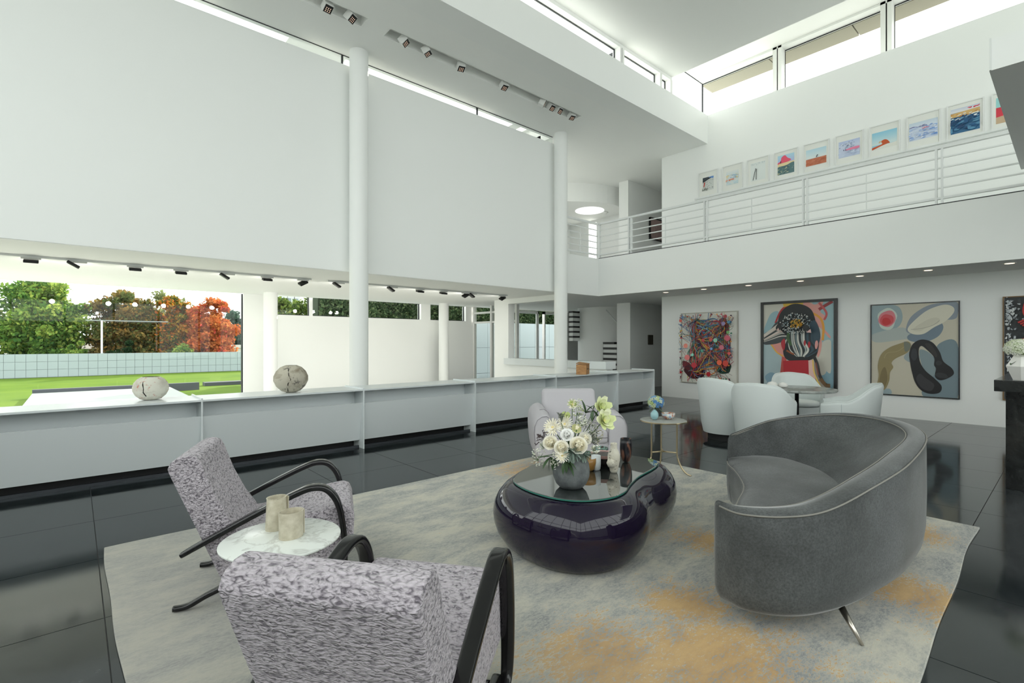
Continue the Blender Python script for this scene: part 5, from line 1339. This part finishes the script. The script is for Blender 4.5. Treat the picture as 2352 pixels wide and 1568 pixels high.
ceramic('clay_cup', 'rough white clay cup beside the bouquet vase', 'cup', .252, .465, [(.026, 0), (.034, .01), (.038, .05), (.037, .115), (.034, .115), (.032, .05), (.02, .012)], M_wh, wob=lambda a, z: .03 * math.sin(4 * a + 20 * z))
M_cr = mat('cream_crackle', rough=.6); _c = coords(M_cr); _n = noise(M_cr, _c, 26, 4, .6, 1.5)
L(M_cr, ramp(M_cr, _n, [(.36, lin(90, 86, 78)), (.40, lin(206, 200, 184)), (.7, lin(216, 212, 198))]).outputs[0], bsdf(M_cr).inputs[0])
t = ceramic('crackled_vase', 'cream crackled bottle vase with a bulging side on the coffee table', 'vase', .377, .385, [(.024, 0), (.030, .015), (.042, .075), (.048, .10), (.047, .135), (.038, .165), (.026, .185), (.025, .22), (.027, .228), (.022, .226), (.018, .2)], M_cr)
MB().lathe([(.004, -.035), (.022, -.028), (.034, 0), (.024, .026), (.004, .034)], 24, (-.035, .01, .075)).build('side_bulge', M_cr, t, smooth=True)
M_bz = mat('black_rose_glaze', rough=.35, metal=.2); _c = coords(M_bz, scale=(1, 1, .25)); _n = noise(M_bz, _c, 11, 4, .55, .6)
L(M_bz, ramp(M_bz, _n, [(.48, (.008, .008, .012, 1)), (.58, lin(150, 104, 84)), (.7, lin(196, 150, 130))]).outputs[0], bsdf(M_bz).inputs[0])
ceramic('dark_tall_vase', 'tall black vase streaked with rose bronze on the coffee table', 'vase', .548, .72, [(.012, 0), (.030, .012), (.046, .055), (.051, .105), (.050, .16), (.047, .20), (.044, .20), (.045, .12), (.03, .03)], M_bz)
ceramic('pink_bowl', 'dark bowl with a pale pink inside on the coffee table', 'bowl', .338, .58, [(.04, 0), (.075, .03), (.100, .085), (.105, .100), (.101, .100)], mat('dark_brown_glaze', (.02, .014, .012), .3))
t = [o for o in COL.objects if o.name == 'pink_bowl'][0]
MB().lathe([(.101, .100), (.092, .075), (.06, .05), (.002, .045)], 40, cap0=False).build('inside', mat('pale_pink_glaze', lin(206, 168, 160), .4), t, smooth=True)
ceramic('amber_bowl', 'amber brown glazed bowl partly hidden by the grey vase', 'bowl', .185, .45, [(.035, 0), (.055, .015), (.065, .06), (.066, .10), (.062, .10), (.058, .05), (.03, .015)], mat('amber_glaze', lin(150, 110, 52), .3))
M_gr = mat('green_speckle', rough=.5); _c = coords(M_gr); _n = noise(M_gr, _c, 60, 3, .6)
L(M_gr, ramp(M_gr, _n, [(.44, lin(60, 50, 46)), (.5, lin(110, 140, 130))]).outputs[0], bsdf(M_gr).inputs[0])
ceramic('speckled_bowl', 'green speckled bowl at the far side of the coffee table', 'bowl', .358, .89, [(.03, 0), (.045, .01), (.068, .06), (.072, .088), (.068, .088), (.055, .05), (.03, .02)], M_gr)
ceramic('speckled_cup', 'small green cup just right of the bouquet', 'cup', .223, .76, [(.025, 0), (.035, .01), (.042, .06), (.042, .075), (.038, .075), (.034, .05), (.02, .015)], M_gr)

# ================================================================== BOUQUET
WH = lin(252, 250, 242); CR = lin(248, 243, 224); GN = lin(196, 208, 140); YL = lin(224, 208, 150)
vs_ = []
def petal(mb, c_, a, tilt, ln, wd, col, cup_=.35):
    M = Matrix.Rotation(a, 3, 'Z') @ Matrix.Rotation(-tilt, 3, 'Y')
    v_ = []; N_ = 5
    for i in range(N_):
        q = i / (N_ - 1); w_ = wd * math.sin(PI * (.12 + .76 * q)) ** .7
        for j in range(3):
            s_ = (j - 1)
            v_.append(c_ + M @ Vector((ln * q, s_ * w_ / 2, cup_ * ln * (q * q * .8 + .35 * s_ * s_))))
    f_ = []
    for i in range(N_ - 1):
        for j in range(2): f_.append((i * 3 + j, i * 3 + j + 1, i * 3 + j + 4, i * 3 + j + 3))
    mb.add(v_, f_, col)
def place(name, label, right, z, fwd, head_dir=None):
    p_ = VC + Rv * right * K + Fv * fwd * K; p_.z = 1.4 - (1.4 - z) * K
    t = thing(name, label, 'flower', p_, 0, 'flowers in the grey vase')
    return t, p_
def stem_to(t, p_, r=.003):
    b_ = Vector((VC.x + (p_.x - VC.x) * .12, VC.y + (p_.y - VC.y) * .12, ZT + .20)) - p_
    MB().tube([tuple(b_), tuple(b_ * .5 + Vector((0, 0, .012))), (0, 0, -.005)], r, 6).build('stem', M_stem, t, smooth=True)
def orient(t, p_, up=.6):
    d = Vector((p_.x - VC.x, p_.y - VC.y, 0)) * 2.2 + Vector((0, 0, up)) - Fv * .75
    return d.normalized().to_track_quat('Z', 'Y').to_matrix()
def apply_M(mb, M): mb.v = [tuple(M @ Vector(v)) for v in mb.v]; return mb
def rose(label, right, z, fwd, R_, cols, layers=5, name='rose'):
    t, p_ = place(name, label, right, z, fwd); mb = MB()
    for l in range(layers):
        q = l / (layers - 1)
        for k in range(3 + l):
            petal(mb, Vector((0, 0, -R_ * .55 * q)), k * 2 * PI / (3 + l) + l * .7, 1.45 - .95 * q, R_ * (.62 + .45 * q), R_ * (.62 + .42 * q), cols[min(l * len(cols) // layers, len(cols) - 1)], .30 + .25 * (1 - q))
    apply_M(mb, orient(t, p_)).build('petals', M_petal, t, smooth=True); stem_to(t, p_, .004)
def daisy(label, right, z, fwd, R_, n_, cols, cen, tilt=.25, wd=.16, name='chrysanthemum'):
    t, p_ = place(name, label, right, z, fwd); mb = MB(); rg = random.Random(int(R_ * 1e4) + n_)
    for l in range(3):
        for k in range(n_):
            petal(mb, Vector((0, 0, 0)), k * 2 * PI / n_ + l * .2 + rg.gauss(0, .05), tilt + .28 * l + rg.gauss(0, .06), R_ * (1 - .18 * l), R_ * wd, rg.choice(cols), .15)
    M = orient(t, p_, .3); apply_M(mb, M).build('petals', M_petal, t, smooth=True)
    apply_M(MB().lathe([(.001, R_ * .22), (R_ * .18, R_ * .2), (R_ * .22, R_ * .05), (.001, 0)], 12), M).build('eye', mat('flower_eye', YL, .7), t, smooth=True); stem_to(t, p_)
def cluster(label, right, z, fwd, R_, n_, cols, size, stretch=(1, 1, 1), name='white_sprig'):
    t, p_ = place(name, label, right, z, fwd); mb = MB(); rg = random.Random(n_ + int(right * 1000))
    for k in range(n_):
        d = Vector((rg.gauss(0, 1), rg.gauss(0, 1), rg.gauss(0, 1))).normalized() * R_ * rg.uniform(.5, 1)
        d = Vector((d.x * stretch[0], d.y * stretch[1], d.z * stretch[2]))
        for p2 in range(4): petal(mb, d, p2 * PI / 2 + k, rg.uniform(.1, .6), size, size * .8, rg.choice(cols), .2)
    mb.build('florets', M_petal, t)['kind'] = 'stuff'
    mb = MB()
    for k in range(10):
        d = Vector((rg.gauss(0, 1) * stretch[0], rg.gauss(0, 1) * stretch[1], rg.gauss(0, 1) * stretch[2])).normalized() * R_ * .8
        mb.tube([(0, 0, -R_ * .5), tuple(d)], .0012, 4)
    mb.build('twigs', M_stem, t); stem_to(t, p_, .0025)
def foliage(label, right, z, fwd, items, m_, name='leaf_spray'):
    t, p_ = place(name, label, right, z, fwd); t['category'] = 'foliage'
    for (dx, dz, df, ln, wd) in items:
        leafpatch(t, Vector((0, 0, 0)) , Rv * dx + Fv * df + Vector((0, 0, dz)), ln, wd, m_)
    stem_to(t, p_, .002)
M_petal = mat('flower_petal', rough=.6, spec=.2)
_a = N(M_petal, 'ShaderNodeVertexColor', layer_name='Col'); L(M_petal, _a.outputs[0], bsdf(M_petal).inputs[0])
rose('cream rose at the left of the bouquet', -.149, .712, -.08, .062, [CR, WH, CR, WH])
rose('open cream garden rose at the front of the bouquet', -.080, .690, -.13, .060, [CR, WH, CR, WH])
rose('large cream rose at the front centre of the bouquet', .030, .706, -.14, .072, [CR, WH, CR, WH], 6)
rose('cream rose at the right behind the large front rose', .085, .735, -.06, .056, [CR, WH, WH])
rose('pure white ruffled bloom in the middle of the bouquet', -.040, .770, -.10, .054, [lin(246, 246, 244), lin(250, 250, 248)], 4, 'lisianthus')
daisy('spiky cream chrysanthemum with a yellow eye at the upper left', -.130, .812, -.04, .062, 22, [CR, WH], YL)
daisy('spiky cream chrysanthemum beside the white ruffled bloom', -.045, .828, .0, .060, 22, [CR, WH], YL)
daisy('thin-petalled cream chrysanthemum low at the front', -.076, .640, -.14, .05, 22, [CR, WH], YL)
daisy('cream chrysanthemum at the very top of the bouquet', .012, .962, .03, .040, 18, [CR, GN], YL)
daisy('large pale green amaryllis at the upper right', .198, .945, .0, .085, 6, [lin(222, 230, 176), lin(232, 236, 200)], GN, .55, .62, 'amaryllis')
daisy('large pale green amaryllis below the upper one at the right', .212, .862, -.05, .085, 6, [lin(222, 230, 176), lin(236, 238, 210)], GN, .45, .62, 'amaryllis')
rose('closed pale tulip bud right of centre', .030, .806, -.06, .042, [CR, lin(214, 214, 166)], 2, 'tulip_bud')
rose('green-tipped tulip bud at the upper left', -.036, .882, .02, .040, [lin(206, 212, 150), GN], 2, 'tulip_bud')
WC = [lin(240, 240, 234), lin(230, 232, 216)]
cluster('tall spike of small white florets near the top', .045, .918, .02, .05, 60, WC + [GN], .011, (1, 1, 1.7))
cluster('dense white floret dome right of centre', .066, .850, -.05, .045, 70, WC, .010)
cluster('loose white florets at the right side', .132, .800, -.04, .05, 44, WC + [lin(190, 188, 180)], .011, (1, 1, 1.2))
cluster('faded greenish florets low at the right', .178, .742, .0, .05, 40, [lin(206, 204, 170), lin(186, 178, 150), WH], .011, (1, 1, 1.2))
cluster('hanging spray of tiny white florets at the far left', -.235, .618, -.06, .05, 60, WC, .008, (1.1, 1.1, 1.5))
cluster('hanging spray of tiny white florets beside the vase', -.118, .600, -.12, .038, 46, WC, .008, (.8, .8, 1.6))
cluster('small white florets left of the cream rose', -.196, .688, -.04, .035, 36, WC, .008)
cluster('white pair of blossoms low at the right of the bouquet', .150, .668, -.09, .03, 16, WC, .016)
foliage('dark green leaves drooping at the lower left', -.150, .622, -.10, [(-.6, -.5, -.3, .09, .03), (.2, -.7, -.3, .08, .026), (-.3, -.9, .0, .09, .03), (-.9, .1, .1, .08, .03), (.5, -.5, -.4, .07, .026), (-.8, -.7, .3, .08, .028)], M_gleaf)
foliage('dark green leaves lying over the vase shoulder', -.055, .612, -.13, [(.5, -.6, -.35, .11, .036), (.7, -.35, -.3, .09, .03), (-.3, -.8, -.3, .09, .026), (.1, -.8, -.4, .08, .026)], M_gleaf)
foliage('slender green leaves rising at the top right', .105, .90, .03, [(-.1, 1, 0, .09, .022), (.5, .7, .1, .08, .026), (.3, .3, -.4, .08, .03), (.9, .3, 0, .07, .024), (-.4, .6, .2, .07, .02)], M_gleaf)
foliage('green leaves beside the upper amaryllis', .150, .93, -.02, [(.3, .9, .1, .07, .02), (-.5, .5, -.2, .07, .022), (.4, -.5, -.3, .08, .03), (-.2, -.7, -.3, .07, .026)], M_gleaf)
foliage('silvery dusty miller leaves at the front below the roses', -.010, .664, -.15, [(math.cos(a) * .8, math.sin(a) * .9 - .3, -.35, .065, .034) for a in np.linspace(0, 5.8, 10)], M_sleaf, 'dusty_miller')
foliage('silvery dusty miller leaves on the vase rim at the right', .075, .640, -.11, [(math.cos(a) * .8, math.sin(a) * .7 - .2, -.3, .05, .026) for a in np.linspace(0, 5.8, 9)], M_sleaf, 'dusty_miller')
def twigs(label, right, z, fwd, n_, R_, m_, up):
    t, p_ = place('twig_sprig', label, right, z, fwd); t['category'] = 'foliage'; rg = random.Random(n_ + int(z * 100)); mb = MB()
    for k in range(n_):
        d = Rv * rg.gauss(up[0], .35) + Fv * rg.gauss(0, .3) + Vector((0, 0, rg.gauss(up[1], .35))); d = d.normalized() * R_ * rg.uniform(.5, 1)
        mb.tube([(0, 0, 0), tuple(d * .5 + Vector((0, 0, .004))), tuple(d)], .0016, 4)
        for s_ in range(4):
            b_ = d * rg.uniform(.4, 1); e_ = b_ + Vector((rg.gauss(0, .01), rg.gauss(0, .01), rg.gauss(.006, .008))); mb.tube([tuple(b_), tuple(e_)], .0022, 4)
    mb.build('twigs', m_, t)['kind'] = 'stuff'; stem_to(t, p_, .002)
twigs('dark purple twiggy sprig sticking out at the left', -.185, .735, -.03, 9, .085, M_dtwig, (-1, .3))
twigs('grey green twiggy sprig rising at the upper left', -.072, .850, -.04, 9, .09, mat('grey_green_twig', lin(110, 116, 104), .8), (.1, 1))
twigs('grey twiggy sprig at the right of the bouquet', .125, .73, -.05, 12, .08, mat('grey_green_twig'), (.4, .3))
